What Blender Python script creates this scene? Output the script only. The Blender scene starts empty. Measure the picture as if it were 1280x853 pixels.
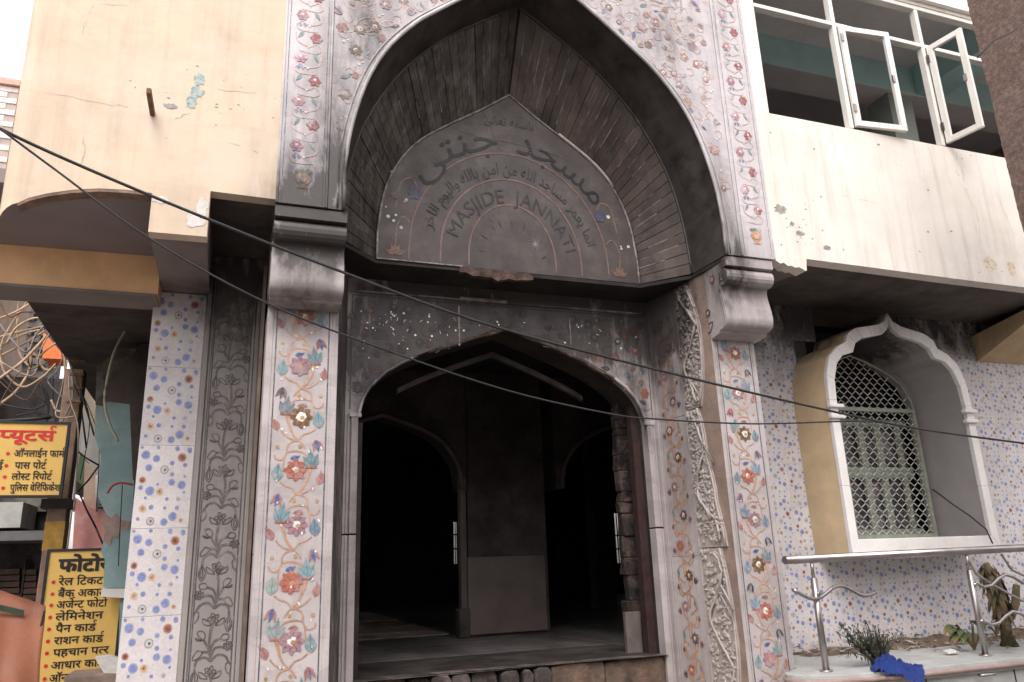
import bpy, bmesh, math, random
from mathutils import Vector, Matrix, noise
random.seed(7)
R = math.radians
scene = bpy.context.scene
col = scene.collection

# ------------------------------------------------------------------ camera
YAW, PITCH, ROLL, FPX = R(20), R(16.1), R(2.07), 960.0
CAM = Vector((0, 0, 1.6))
fw = Vector((math.sin(YAW)*math.cos(PITCH), math.cos(YAW)*math.cos(PITCH), math.sin(PITCH)))
r0 = Vector((math.cos(YAW), -math.sin(YAW), 0)); u0 = r0.cross(fw)
RT = r0*math.cos(ROLL) - u0*math.sin(ROLL)
UP = r0*math.sin(ROLL) + u0*math.cos(ROLL)
cd = bpy.data.cameras.new('camera'); cam = bpy.data.objects.new('camera', cd); col.objects.link(cam)
cd.sensor_width = 36; cd.lens = FPX/1280*36; cd.clip_end = 500; cd.clip_start = .05
M = Matrix.Identity(4)
for i in range(3):
    M[i][0] = RT[i]; M[i][1] = UP[i]; M[i][2] = -fw[i]; M[i][3] = CAM[i]
cam.matrix_world = M
scene.camera = cam
def at(px, py, Y):                       # point of the plane y=Y seen at a photo pixel
    d = fw*FPX + RT*(px-640) - UP*(py-426.5)
    return CAM + d*(Y/d.y)

def on_level(px, py, z):                 # point of the level z seen at a photo pixel
    d = fw*FPX + RT*(px-640) - UP*(py-426.5)
    return CAM + d*((z-CAM.z)/d.z)
# ------------------------------------------------------------------ light
w = bpy.data.worlds.new('World'); scene.world = w; w.use_nodes = True
nt = w.node_tree; bg = nt.nodes['Background']
sky = nt.nodes.new('ShaderNodeTexSky'); sky.sky_type = 'NISHITA'; sky.sun_disc = False
SUN_EL, SUN_AZ = R(52), R(205)           # azimuth measured clockwise from +Y
sky.sun_elevation = SUN_EL; sky.sun_rotation = SUN_AZ; sky.dust_density = 3; sky.air_density = 1.8; sky.ozone_density = .6
hs = nt.nodes.new('ShaderNodeHueSaturation'); hs.inputs['Saturation'].default_value = .12
tn = nt.nodes.new('ShaderNodeMix'); tn.data_type = 'RGBA'; tn.blend_type = 'MULTIPLY'; tn.inputs[0].default_value = 1; tn.inputs[7].default_value = (1, .945, .935, 1)   # dusty haze
nt.links.new(sky.outputs[0], hs.inputs['Color']); nt.links.new(hs.outputs[0], tn.inputs[6]); nt.links.new(tn.outputs[2], bg.inputs[0])
bg.inputs[1].default_value = .15
sl = bpy.data.lights.new('sun', 'SUN'); sl.energy = .55; sl.angle = R(30); sl.color = (1, .95, .88)
so = bpy.data.objects.new('sun', sl); col.objects.link(so)
sd = Vector((math.sin(SUN_AZ)*math.cos(SUN_EL), math.cos(SUN_AZ)*math.cos(SUN_EL), math.sin(SUN_EL)))
so.rotation_euler = sd.to_track_quat('Z', 'Y').to_euler(); so.location = (0, -3, 12)
vs = scene.view_settings
vs.view_transform = 'Standard'; vs.look = 'None'; vs.gamma = 1; vs.exposure = 1.2
scene.cycles.max_bounces = 8

# ------------------------------------------------------------------ mesh builder
class MB:
    def __init__(s): s.v = []; s.f = []; s.m = []; s.c = []; s.cur = 0; s.col = (1, 1, 1); s.sm = []; s.smooth = False
    def vert(s, p): s.v.append(tuple(p)); return len(s.v)-1
    def face(s, idx): s.f.append(tuple(idx)); s.m.append(s.cur); s.c.append(s.col); s.sm.append(s.smooth)
    def poly(s, pts): s.face([s.vert(p) for p in pts])
    def box(s, a, b):
        x0, x1 = sorted((a[0], b[0])); y0, y1 = sorted((a[1], b[1])); z0, z1 = sorted((a[2], b[2]))
        P = [s.vert(p) for p in ((x0,y0,z0),(x1,y0,z0),(x1,y1,z0),(x0,y1,z0),(x0,y0,z1),(x1,y0,z1),(x1,y1,z1),(x0,y1,z1))]
        for q in ((0,3,2,1),(4,5,6,7),(0,1,5,4),(1,2,6,5),(2,3,7,6),(3,0,4,7)): s.face([P[i] for i in q])
    def prism(s, pts, vec, caps=True):
        vec = Vector(vec); n = len(pts)
        A = [s.vert(p) for p in pts]; B = [s.vert(Vector(p)+vec) for p in pts]
        for i in range(n):
            j = (i+1) % n; s.face((A[i], A[j], B[j], B[i]))
        if caps: s.face(A[::-1]); s.face(B)
    def tube(s, path, r, n=6, closed=False, caps=True):
        path = [Vector(p) for p in path]; L = len(path); rings = []
        up = Vector((0, 0, 1))
        for i, p in enumerate(path):
            a = path[i-1] if (i > 0 or closed) else p; b = path[(i+1) % L] if (i < L-1 or closed) else p
            t = (b-a); t = t.normalized() if t.length > 1e-9 else Vector((1, 0, 0))
            x = t.cross(up)
            if x.length < .05: x = t.cross(Vector((0, 1, 0)))
            x.normalize(); y = x.cross(t).normalized()
            rr = r[i] if isinstance(r, (list, tuple)) else r
            rings.append([s.vert(p + x*(rr*math.cos(2*math.pi*k/n)) + y*(rr*math.sin(2*math.pi*k/n))) for k in range(n)])
        sm = s.smooth; s.smooth = True
        for i in range(L if closed else L-1):
            A, B = rings[i], rings[(i+1) % L]
            for k in range(n): s.face((A[k], A[(k+1) % n], B[(k+1) % n], B[k]))
        s.smooth = sm
        if caps and not closed: s.face(rings[0][::-1]); s.face(rings[-1])
    def mesh(s, name, mats):
        me = bpy.data.meshes.new(name); me.from_pydata(s.v, [], s.f)
        for m in (mats if isinstance(mats, (list, tuple)) else [mats]): me.materials.append(m)
        me.polygons.foreach_set('material_index', s.m); me.polygons.foreach_set('use_smooth', s.sm)
        ca = me.color_attributes.new('Col', 'FLOAT_COLOR', 'CORNER')
        buf = []
        for f, c in zip(s.f, s.c): buf += [c[0], c[1], c[2], 1.0]*len(f)
        ca.data.foreach_set('color', buf)
        bm = bmesh.new(); bm.from_mesh(me)
        if not getattr(s, 'keep', False): bmesh.ops.recalc_face_normals(bm, faces=bm.faces)
        bm.to_mesh(me); bm.free()
        return me
    def build(s, name, mats, parent=None, bevel=0, **kw):
        return link(name, s.mesh(name, mats), parent, bevel, **kw)
def link(name, me, parent=None, bevel=0, **kw):
    o = bpy.data.objects.new(name, me); col.objects.link(o)
    if parent:
        o.parent = parent
        o.location = -world_loc(parent)
    if bevel:
        b = o.modifiers.new('b', 'BEVEL'); b.width = bevel; b.segments = 2; b.limit_method = 'ANGLE'; b.angle_limit = R(40)
    for k, v in kw.items(): o[k] = v
    return o
def world_loc(o):
    p = Vector(o.location)
    while o.parent: o = o.parent; p = p + Vector(o.location)
    return p
def thing(name, label, cat, loc=(0, 0, 0), group=None):
    o = bpy.data.objects.new(name, None); col.objects.link(o); o.location = loc; o.empty_display_size = .1
    o['label'] = label; o['category'] = cat
    if group: o['group'] = group
    return o
def tag(o, label, cat, group=None):
    o['label'] = label; o['category'] = cat
    if group: o['group'] = group
    return o
def setp(o, kind='structure'): o['kind'] = kind; return o

# ------------------------------------------------------------------ materials
def soot_group():
    g = bpy.data.node_groups.new('soot', 'ShaderNodeTree')
    g.interface.new_socket('Color', in_out='INPUT', socket_type='NodeSocketColor')
    g.interface.new_socket('Amount', in_out='INPUT', socket_type='NodeSocketFloat')
    g.interface.new_socket('Color', in_out='OUTPUT', socket_type='NodeSocketColor')
    N, L = g.nodes, g.links
    gi = N.new('NodeGroupInput'); go = N.new('NodeGroupOutput')
    geo = N.new('ShaderNodeNewGeometry')
    blobs = [((2.0, 6.5, 3.95), (1.2, .5, .8), 1.3), ((1.35, 6.5, 3.45), (.7, .4, .55), .8), ((3.2, 6.5, 3.45), (.5, .4, .3), .3), ((3.2, 6.5, 3.95), (1.0, .5, .7), .85), ((7.3, 5.24, 4.35), (.9, .3, .45), .35), ((-.45, 5.24, 3.95), (.35, .2, .25), .3),
             ((.40, 5.3, 3.97), (.55, .5, .40), 1.15), ((.4, 5.55, 3.42), (.45, .4, .2), .6),
             ((-.05, 6.44, 4.05), (.5, .5, .75), 1.0), ((-.1, 6.3, 2.6), (.5, .25, 1.6), .28),
             ((3.9, 6.15, 4.1), (.4, .6, .95), .95), ((3.85, 6.2, 3.0), (.3, .5, 1.3), .3), ((5.3, 6.44, 4.15), (1.9, .8, .75), 1.1), ((7.5, 6.44, 4.15), (1.6, .8, .5), .9),
             ((.75, 6.0, 3.6), (.16, .45, 1.2), .9), ((1.02, 6.45, 3.2), (.25, .3, .6), .5), ((1.0, 6.4, 1.9), (.12, .2, .5), .5),
             ((3.65, 6.5, 3.0), (.14, .3, .5), .55), ((4.02, 5.3, 4.0), (.25, .4, .4), .45),
             ((2.3, 6.1, 4.3), (.9, .6, .5), .35), ((.5, 5.24, 4.2), (.45, .2, .45), .45), ((6.25, 6.5, 3.95), (.75, .45, .6), 1.1), ((2.6, 5.24, 6.5), (1.6, .2, .45), .3), ((3.95, 5.24, 4.4), (.16, .2, .9), .5), ((1.0, 5.24, 5.9), (.4, .2, .6), .35), ((3.5, 5.24, 5.9), (.35, .2, .6), .3), ((4.2, 5.3, 3.75), (.35, .4, .5), .3),
             ((.65, 5.24, 5.2), (.3, .2, 1.2), .5), ((.33, 5.24, 4.4), (.4, .2, .8), .35)]
    acc = None
    for c, sc, st in blobs:
        a = N.new('ShaderNodeVectorMath'); a.operation = 'SUBTRACT'; L.new(geo.outputs['Position'], a.inputs[0]); a.inputs[1].default_value = c
        b = N.new('ShaderNodeVectorMath'); b.operation = 'DIVIDE'; L.new(a.outputs[0], b.inputs[0]); b.inputs[1].default_value = sc
        d = N.new('ShaderNodeVectorMath'); d.operation = 'LENGTH'; L.new(b.outputs[0], d.inputs[0])
        m = N.new('ShaderNodeMapRange'); m.interpolation_type = 'SMOOTHSTEP'; L.new(d.outputs['Value'], m.inputs[0])
        m.inputs[1].default_value = .35; m.inputs[2].default_value = 1.35; m.inputs[3].default_value = st; m.inputs[4].default_value = 0
        if acc is None: acc = m.outputs[0]
        else:
            x = N.new('ShaderNodeMath'); x.operation = 'ADD'; L.new(acc, x.inputs[0]); L.new(m.outputs[0], x.inputs[1]); acc = x.outputs[0]
    tc = N.new('ShaderNodeVectorMath'); tc.operation = 'MULTIPLY'; L.new(geo.outputs['Position'], tc.inputs[0]); tc.inputs[1].default_value = (7, 7, 2.2)
    n = N.new('ShaderNodeTexNoise'); n.inputs['Scale'].default_value = 1.3; n.inputs['Detail'].default_value = 6; n.inputs['Roughness'].default_value = .65; L.new(tc.outputs[0], n.inputs['Vector'])
    mr = N.new('ShaderNodeMapRange'); L.new(n.outputs['Fac'], mr.inputs[0]); mr.inputs[1].default_value = .32; mr.inputs[2].default_value = .68; mr.inputs[3].default_value = .38; mr.inputs[4].default_value = 1.32
    mu = N.new('ShaderNodeMath'); mu.operation = 'MULTIPLY'; L.new(acc, mu.inputs[0]); L.new(mr.outputs[0], mu.inputs[1])
    m2 = N.new('ShaderNodeMath'); m2.operation = 'MULTIPLY'; m2.use_clamp = False; L.new(mu.outputs[0], m2.inputs[0]); L.new(gi.outputs['Amount'], m2.inputs[1])
    mn = N.new('ShaderNodeMath'); mn.operation = 'MINIMUM'; L.new(m2.outputs[0], mn.inputs[0]); mn.inputs[1].default_value = .93
    mx = N.new('ShaderNodeMix'); mx.data_type = 'RGBA'; L.new(mn.outputs[0], mx.inputs[0]); L.new(gi.outputs['Color'], mx.inputs[6]); mx.inputs[7].default_value = (.030, .025, .024, 1)
    L.new(mx.outputs[2], go.inputs[0])
    return g
SOOT = soot_group()
def mat(name, c, rough=.7, var=.12, scale=2.5, bump=.15, bscale=30, soot=0, stain=None, attr=False, metal=0, spec=.35, streak=0, c2=None, stretch=(1, 1, 1), alpha=None, fine=0, vein=0, orand=0, worn=None):
    m = bpy.data.materials.new(name); m.use_nodes = True; N, L = m.node_tree.nodes, m.node_tree.links
    p = N['Principled BSDF']; geo = N.new('ShaderNodeNewGeometry')
    def noise_(sc, det=5, st=(1, 1, 1), ro=.6):
        v = N.new('ShaderNodeVectorMath'); v.operation = 'MULTIPLY'; L.new(geo.outputs['Position'], v.inputs[0]); v.inputs[1].default_value = st
        n = N.new('ShaderNodeTexNoise'); n.inputs['Scale'].default_value = sc; n.inputs['Detail'].default_value = det; n.inputs['Roughness'].default_value = ro
        L.new(v.outputs[0], n.inputs['Vector']); return n.outputs['Fac']
    def mixc(fac, a, b, mode='MIX'):
        x = N.new('ShaderNodeMix'); x.data_type = 'RGBA'; x.blend_type = mode
        for k, q in ((0, fac), (6, a), (7, b)):
            if hasattr(q, 'links') or isinstance(q, bpy.types.NodeSocket): L.new(q, x.inputs[k])
            elif k == 0: x.inputs[0].default_value = q
            else: x.inputs[k].default_value = (*q, 1)
        return x.outputs[2]
    def rng(s, a, b, c_=0, d=1):
        r = N.new('ShaderNodeMapRange'); L.new(s, r.inputs[0]); r.inputs[1].default_value = a; r.inputs[2].default_value = b; r.inputs[3].default_value = c_; r.inputs[4].default_value = d; return r.outputs[0]
    if attr:
        at_ = N.new('ShaderNodeAttribute'); at_.attribute_name = 'Col'; hq = N.new('ShaderNodeHueSaturation'); hq.inputs['Saturation'].default_value = .92; hq.inputs['Value'].default_value = .88; L.new(at_.outputs['Color'], hq.inputs['Color']); base = hq.outputs['Color']
    else:
        rg = N.new('ShaderNodeRGB'); rg.outputs[0].default_value = (*c, 1); base = rg.outputs[0]
    n1 = noise_(scale, 6, stretch)
    lo = tuple(1-var*1.6 for _ in range(3)); hi = tuple(1+var for _ in range(3))
    base = mixc(1.0, base, mixc(rng(n1, .3, .7), lo, hi), 'MULTIPLY')
    if c2: base = mixc(rng(noise_(scale*.7, 8, stretch, .7), .48, .62), base, c2)
    if fine: base = mixc(1.0, base, mixc(rng(noise_(90, 3), .35, .65), (1-fine,)*3, (1+fine*.5,)*3), 'MULTIPLY')
    if vein: base = mixc(rng(noise_(2.2, 10, (1, 1, 2.5), .75), .5, .56, 0, vein), base, tuple(x*.6 for x in c))
    if streak:
        base = mixc(rng(noise_(2.0, 7, (5, 5, .35), .65), .5, .72, 0, streak), base, (.16, .12, .10))
    if stain: base = mixc(rng(noise_(.9, 8, (1.4, 1.4, 1.0), .7), .52, .72, 0, stain[1]), base, stain[0])
    if worn: base = mixc(rng(noise_(14, 8, (1, 1, 1), .75), .50, .60, 0, worn[1]), base, worn[0])
    if orand:
        oi = N.new('ShaderNodeObjectInfo'); base = mixc(1.0, base, mixc(oi.outputs['Random'], (1-orand,)*3, (1+orand*.6, 1+orand*.55, 1+orand*.5)), 'MULTIPLY')
    if soot:
        g = N.new('ShaderNodeGroup'); g.node_tree = SOOT; L.new(base, g.inputs['Color']); g.inputs['Amount'].default_value = soot; base = g.outputs[0]
    L.new(base, p.inputs['Base Color'])
    p.inputs['Metallic'].default_value = metal; p.inputs['Specular IOR Level'].default_value = spec
    rr = rng(noise_(6, 4), .3, .7, max(0, rough-.12), min(1, rough+.12)); L.new(rr, p.inputs['Roughness'])
    if bump:
        b = N.new('ShaderNodeBump'); b.inputs['Strength'].default_value = bump; b.inputs['Distance'].default_value = .01
        L.new(noise_(bscale, 6), b.inputs['Height']); L.new(b.outputs[0], p.inputs['Normal'])
    return m
MARB = mat('white_marble', (.47, .43, .435), .5, .09, 1.6, .1, 24, soot=1, stain=((.27, .235, .22), .6), streak=.35, vein=.35, orand=.08, fine=.06)
MARBU = mat('upper_marble', (.56, .525, .55), .45, .08, 1.6, .1, 24, soot=1, stain=((.34, .32, .36), .65), streak=.32, vein=.3, fine=.06)
INLAY = mat('inlay', (1, 1, 1), .5, .2, 30, .05, 60, soot=.9, attr=True, orand=.16, worn=((.45, .40, .39), .35))
INLAYU = mat('faded_inlay', (1, 1, 1), .45, .2, 30, .05, 60, soot=.8, attr=True, orand=.16, worn=((.54, .50, .53), .75))
GREYM = mat('etched_grey_marble', (.30, .275, .265), .55, .1, 1.8, .06, 30, soot=1, stain=((.2, .18, .17), .3))
SLABD = mat('sooted_slab', (.050, .040, .036), .5, .5, 9, .2, 25, c2=(.100, .085, .079), stretch=(1.6, 1.6, .3), spec=.4, orand=.3)
SLABE = mat('charred_slab', (.050, .035, .030), .5, .4, 6, .2, 25, c2=(.074, .054, .047), stretch=(1, 1, .5), spec=.4, orand=.3)
REVD = mat('sooted_reveal', (.040, .033, .032), .45, .35, 4, .1, 25, c2=(.062, .052, .050), spec=.5)
TINL = mat('smoked_inlay', (1, 1, 1), .5, .25, 30, .05, 60, soot=.5, attr=True)
TYMP = mat('sooted_tympanum', (.082, .069, .066), .55, .3, 4, .15, 25, c2=(.058, .048, .046), soot=.55, spec=.4, streak=.15, vein=.35, fine=.12)
BLACK = mat('burnt_black', (.016, .014, .014), .85, .4, 3, .4, 18, c2=(.03, .026, .024))
BURNT = mat('burnt_plaster', (.025, .021, .020), .8, .4, 3, .4, 18, c2=(.045, .036, .032))
ROUGHB = mat('broken_masonry', (.10, .075, .06), .95, .4, 9, 1.0, 30, c2=(.22, .17, .14), soot=.4)
MORTAR = mat('exposed_mortar', (.27, .20, .165), .95, .2, 5, .6, 40, stain=((.2, .13, .1), .4), soot=.8)
CREAML = mat('peach_plaster', (.61, .50, .385), .85, .07, 1.2, .25, 10, stain=((.64, .56, .48), .8), streak=.22, soot=.35, vein=.12)
CREAMR = mat('cream_plaster', (.75, .70, .645), .85, .06, 1.2, .2, 10, stain=((.60, .54, .46), .45), streak=.23, soot=.4, vein=.06)
PATCH = mat('bared_render', (.33, .31, .29), .9, .3, 20, .5, 50)
PATCHW = mat('whitewash', (.60, .58, .56), .9, .1, 20, .3, 50)
PATCHT = mat('old_teal_paint', (.32, .42, .43), .9, .3, 30, .3, 50, c2=(.5, .45, .38))
PATCHO = mat('ochre_stain', (.58, .48, .36), .9, .2, 25, .2, 50, c2=(.68, .61, .52))
SOFF = mat('grey_soffit', (.20, .17, .16), .85, .15, 3, .25, 20, stain=((.12, .1, .09), .5), soot=.8)
SOFFP = mat('mauve_soffit', (.24, .20, .20), .8, .08, 3, .2, 15, stain=((.17, .13, .12), .4))
ORANGE = mat('orange_plaster', (.78, .49, .27), .75, .12, 3, .2, 15, stain=((.42, .25, .13), .5))
BROWNE = mat('raw_edge', (.22, .15, .11), .9, .3, 10, .5, 40)
DARKC = mat('smoked_ceiling', (.045, .036, .032), .8, .35, 2, .3, 12, c2=(.07, .055, .048))
TEAL = mat('teal_paint', (.19, .29, .295), .75, .15, 3, .2, 20, c2=(.26, .33, .33), stain=((.30, .22, .18), .45))
TEALI = mat('teal_beam_paint', (.45, .68, .68), .8, .1, 2, .1, 15)
GREYC = mat('grey_ceiling', (.74, .71, .72), .85, .08, 2, .1, 15)
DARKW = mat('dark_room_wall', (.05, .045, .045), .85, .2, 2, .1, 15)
TILE = mat('glazed_tile', (.60, .57, .58), .3, .06, 3, .05, 60, soot=1, stain=((.50, .43, .40), .35), fine=.10, orand=.07, streak=.05)
DOTS = mat('printed_dots', (1, 1, 1), .3, .18, 60, .03, 60, soot=1, attr=True, worn=((.56, .53, .54), .22))
GROUT = mat('grout', (.42, .39, .37), .9, .2, 10, .2, 40, soot=1)
WFRAME = mat('white_window_plaster', (.74, .72, .71), .7, .06, 4, .15, 25, stain=((.5, .46, .43), .4), soot=.5)
TAN = mat('tan_plaster', (.54, .41, .26), .8, .1, 4, .2, 25, stain=((.4, .3, .2), .5), soot=.5)
GREYR = mat('grey_reveal', (.34, .32, .32), .8, .08, 3, .15, 20, soot=1)
ALU = mat('cream_aluminium', (.76, .74, .70), .45, .05, 5, .02, 30, stain=((.55, .48, .4), .3))
STEEL = mat('stainless_steel', (.40, .37, .365), .34, .12, 8, .02, 60, metal=1)
GREEN = mat('sage_paint', (.33, .37, .30), .6, .15, 12, .1, 50, c2=(.38, .41, .35))
MESHM = mat('galvanised_mesh', (.66, .66, .62), .6, .2, 30, .05, 60)
GLASSD = mat('dusty_glass', (.10, .09, .10), .25, .5, 5, .02, 10, c2=(.30, .28, .30), spec=.6)
GMARB = mat('ledge_marble', (.42, .43, .42), .45, .12, 4, .08, 30, c2=(.34, .36, .35), vein=.4)
GEDGE = mat('brown_ledge_edge', (.30, .22, .20), .4, .15, 8, .1, 40)
SOIL = mat('dry_soil', (.13, .095, .07), .98, .4, 15, 1.0, 50, c2=(.19, .13, .085))
FABB = mat('blue_fabric', (.010, .028, .155), .85, .2, 20, .3, 150)
TWIG = mat('dry_twig', (.075, .058, .045), .9, .3, 20, .3, 60)
LEAFG = mat('grey_green_leaf', (.06, .078, .05), .7, .35, 20, .1, 60)
LEAFY = mat('wilted_leaf', (.085, .115, .045), .6, .4, 12, .1, 60, c2=(.25, .16, .07))
BARK = mat('peeling_bark', (.17, .12, .075), .95, .4, 14, 1.0, 40, c2=(.09, .10, .05), stretch=(1, 1, .5))
PEBB = mat('pebbledash', (.19, .135, .115), .95, .3, 30, 1.0, 90, c2=(.13, .09, .08))
CABLE = mat('black_cable', (.025, .025, .028), .5, .2, 10, 0, 10)
CABLEB = mat('beige_cable', (.42, .30, .20), .6, .25, 10, 0, 10)
RUST = mat('rusty_iron', (.17, .085, .055), .8, .35, 20, .5, 60)
SIGNY = mat('yellow_signboard', (.66, .43, .12), .5, .08, 3, .05, 20, stain=((.6, .42, .2), .4))
SIGNF = mat('black_sign_frame', (.02, .02, .022), .5, .1, 5, .05, 20)
INKB = mat('black_lettering', (.02, .018, .018), .5, .1, 5, 0, 20)
INKR = mat('red_lettering', (.55, .025, .03), .5, .1, 5, 0, 20)
TYMPINK = mat('engraved_lettering', (.014, .013, .018), .5, .25, 9, .02, 20)
TYMPF = mat('faint_lettering', (.035, .030, .031), .5, .25, 9, .02, 20)
GREYINK = mat('grey_lettering', (.36, .34, .36), .5, .25, 9, .02, 20)
PINKL = mat('pink_inlay_line', (.16, .095, .088), .5, .25, 9, .02, 20)
RIM = mat('tympanum_rim', (.26, .23, .21), .5, .35, 12, .1, 30, c2=(.09, .08, .075))
GRIM = mat('arch_moulding', (.54, .52, .53), .45, .12, 8, .1, 30, soot=1.0)
TARP = mat('orange_tarpaulin', (.24, .085, .043), .6, .12, 3, .3, 12, c2=(.19, .078, .048), fine=.1)
POLEM = mat('weathered_pole', (.24, .165, .125), .85, .2, 10, .3, 30)
OCHRE = mat('ochre_paint', (.46, .28, .07), .8, .25, 10, .2, 30)
PINKW = mat('pink_wall', (.66, .30, .28), .8, .12, 3, .1, 20, c2=(.66, .48, .44))
PALEW = mat('pale_wall', (.62, .60, .57), .8, .12, 2, .1, 20, stain=((.4, .37, .34), .5))
DARKG = mat('dark_shopfront', (.045, .04, .042), .7, .4, 4, .2, 20, c2=(.09, .075, .07))
BROWNS = mat('brown_shutter', (.14, .09, .075), .7, .3, 6, .2, 20)
RUBBLE = mat('grey_rubble', (.22, .205, .20), .95, .3, 8, .6, 30, c2=(.13, .12, .12))
AWN = mat('dirty_awning', (.40, .40, .38), .9, .15, 5, .2, 20, stain=((.25, .23, .2), .5))
GREENS = mat('green_shutter', (.12, .20, .12), .7, .2, 6, .1, 20)
ORB = mat('orange_box_paint', (.80, .19, .06), .5, .08, 4, .05, 20)
STREET = mat('dusty_street', (.20, .18, .165), .95, .2, 5, .5, 60)
HOUSEM = mat('opposite_plaster', (.40, .36, .32), .9, .1, 2, .1, 20)
PLANTG = mat('tarp_label', (.03, .05, .03), .6, .3, 20, 0, 20)

# frames on wall faces: (a along, b up, c out of the wall)
class Fr:
    def __init__(s, o, u, v=(0, 0, 1), n=None):
        s.o = Vector(o); s.u = Vector(u).normalized(); s.v = Vector(v).normalized()
        s.n = Vector(n).normalized() if n else s.u.cross(s.v).normalized()
    def __call__(s, a, b, c=0): return s.o + s.u*a + s.v*b + s.n*c
F1, F0, YB, Y2, YT, YR, ZS = 5.24, 5.60, 6.44, 6.50, 6.10, 5.74, 4.13

def smoothpts(pts, n=4):
    out = []
    P = [pts[0]] + list(pts) + [pts[-1]]
    for i in range(1, len(P)-2):
        for k in range(n):
            t = k/n; a, b, c, d = P[i-1], P[i], P[i+1], P[i+2]
            out.append(tuple(.5*((2*b[j]) + (-a[j]+c[j])*t + (2*a[j]-5*b[j]+4*c[j]-d[j])*t*t + (-a[j]+3*b[j]-3*c[j]+d[j])*t**3) for j in range(len(b))))
    out.append(tuple(pts[-1])); return out
CNT = [0]
def stag(h):
    CNT[0] = (CNT[0]+1) % 60; return h+CNT[0]*.00003
def ribbon(mb, fr, pts, wd, h=.002, n=4, taper=True):
    h = stag(h)
    pts = smoothpts(pts, n) if len(pts) > 2 else list(pts); L = len(pts); A = []; B = []
    for i, p in enumerate(pts):
        q0 = pts[max(0, i-1)]; q1 = pts[min(L-1, i+1)]
        dx, dy = q1[0]-q0[0], q1[1]-q0[1]; l = math.hypot(dx, dy) or 1
        ww = wd if not isinstance(wd, tuple) else wd[0]+(wd[1]-wd[0])*i/(L-1)
        nx, ny = -dy/l*ww/2, dx/l*ww/2
        A.append(mb.vert(fr(p[0]+nx, p[1]+ny, h))); B.append(mb.vert(fr(p[0]-nx, p[1]-ny, h)))
    for i in range(L-1): mb.face((A[i], B[i], B[i+1], A[i+1]))
def blob(mb, fr, pts, h=.003): mb.poly([fr(x, y, h) for x, y in pts])
def fan(mb, fr, cx, cy, pts, h=.003):
    h = stag(h)
    c = mb.vert(fr(cx, cy, h)); P = [mb.vert(fr(x, y, h)) for x, y in pts]
    for i in range(len(P)): mb.face((c, P[i], P[(i+1) % len(P)]))
def circ(cx, cy, r, n=12, sy=1, ph=0): return [(cx+r*math.cos(2*math.pi*k/n+ph), cy+r*sy*math.sin(2*math.pi*k/n+ph)) for k in range(n)]
C_RED = (.40, .11, .075); C_MAU = (.36, .20, .23); C_BRN = (.20, .10, .035); C_TEAL = (.21, .31, .36); C_ORG = (.55, .30, .19)
C_WHT = (.85, .84, .82); C_BLK = (.06, .06, .08); C_BLU = (.08, .13, .36); C_PNK = (.42, .19, .17); C_YEL = (.50, .30, .10); C_PUR = (.14, .09, .13); C_LINE = (.085, .09, .125)
def flower(mb, fr, x, y, r, c, petals=8, ph=0, centre=True, h=.0035):
    mb.col = c; P = []
    n = petals*4
    for k in range(n):
        a = 2*math.pi*k/n+ph; rr = r*(.87+.13*math.cos(petals*a))*random.uniform(.94, 1.05) ; P.append((x+rr*math.cos(a), y+rr*math.sin(a)))
    fan(mb, fr, x, y, P, h)
    mb.col = tuple(q*.55 for q in c)
    for k in range(petals): 
        a = 2*math.pi*(k+.5)/petals+ph; ribbon(mb, fr, [(x+r*.45*math.cos(a), y+r*.45*math.sin(a)), (x+r*.72*math.cos(a), y+r*.72*math.sin(a))], r*.09, h+.0006)
    if centre:
        mb.col = C_WHT; P = circ(x-r*.02, y+r*.02, r*random.uniform(.26, .44), 9); P = [(px+random.uniform(-.08, .08)*r, py+random.uniform(-.08, .08)*r) for px, py in P]; fan(mb, fr, x, y, P, h+.001)
        mb.col = C_YEL; fan(mb, fr, x+r*.08, y-r*.06, circ(x+r*.08, y-r*.06, r*.2, 7), h+.0018)
def leaf(mb, fr, x, y, L, wd, ang, c, h=.003, tip=0):
    mb.col = c; ca, sa = math.cos(ang), math.sin(ang)
    prof = [(0, 0), (.12, .5), (.35, .95), (.55, .85), (.78, .42), (1, tip), (.78, -.30), (.55, -.75), (.35, -.95), (.12, -.55)]
    P = [(x+L*a*ca-wd/2*b*sa, y+L*a*sa+wd/2*b*ca) for a, b in prof]; cx = x+L*.4*ca; cy = y+L*.4*sa
    fan(mb, fr, cx, cy, P, h)
    mb.col = tuple(q*.6 for q in c); ribbon(mb, fr, [(x+L*.1*ca, y+L*.1*sa), (x+L*.85*ca, y+L*.85*sa)], wd*.07, h+.0007)
def tri_leaf(mb, fr, x, y, L, wd, ang, c, h=.003):
    for d, s in ((-.55, .75), (.55, .75), (0, 1)): leaf(mb, fr, x, y, L*s, wd*.5, ang+d, c, h+.0004*(s == 1))
def tulip(mb, fr, x, y, L, ang, c1, c2, h=.003):
    for d, cc in ((-.42, c1), (.42, c1), (0, c2)): leaf(mb, fr, x, y, L, L*.38, ang+d, cc, h+.0004*(d == 0))
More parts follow.
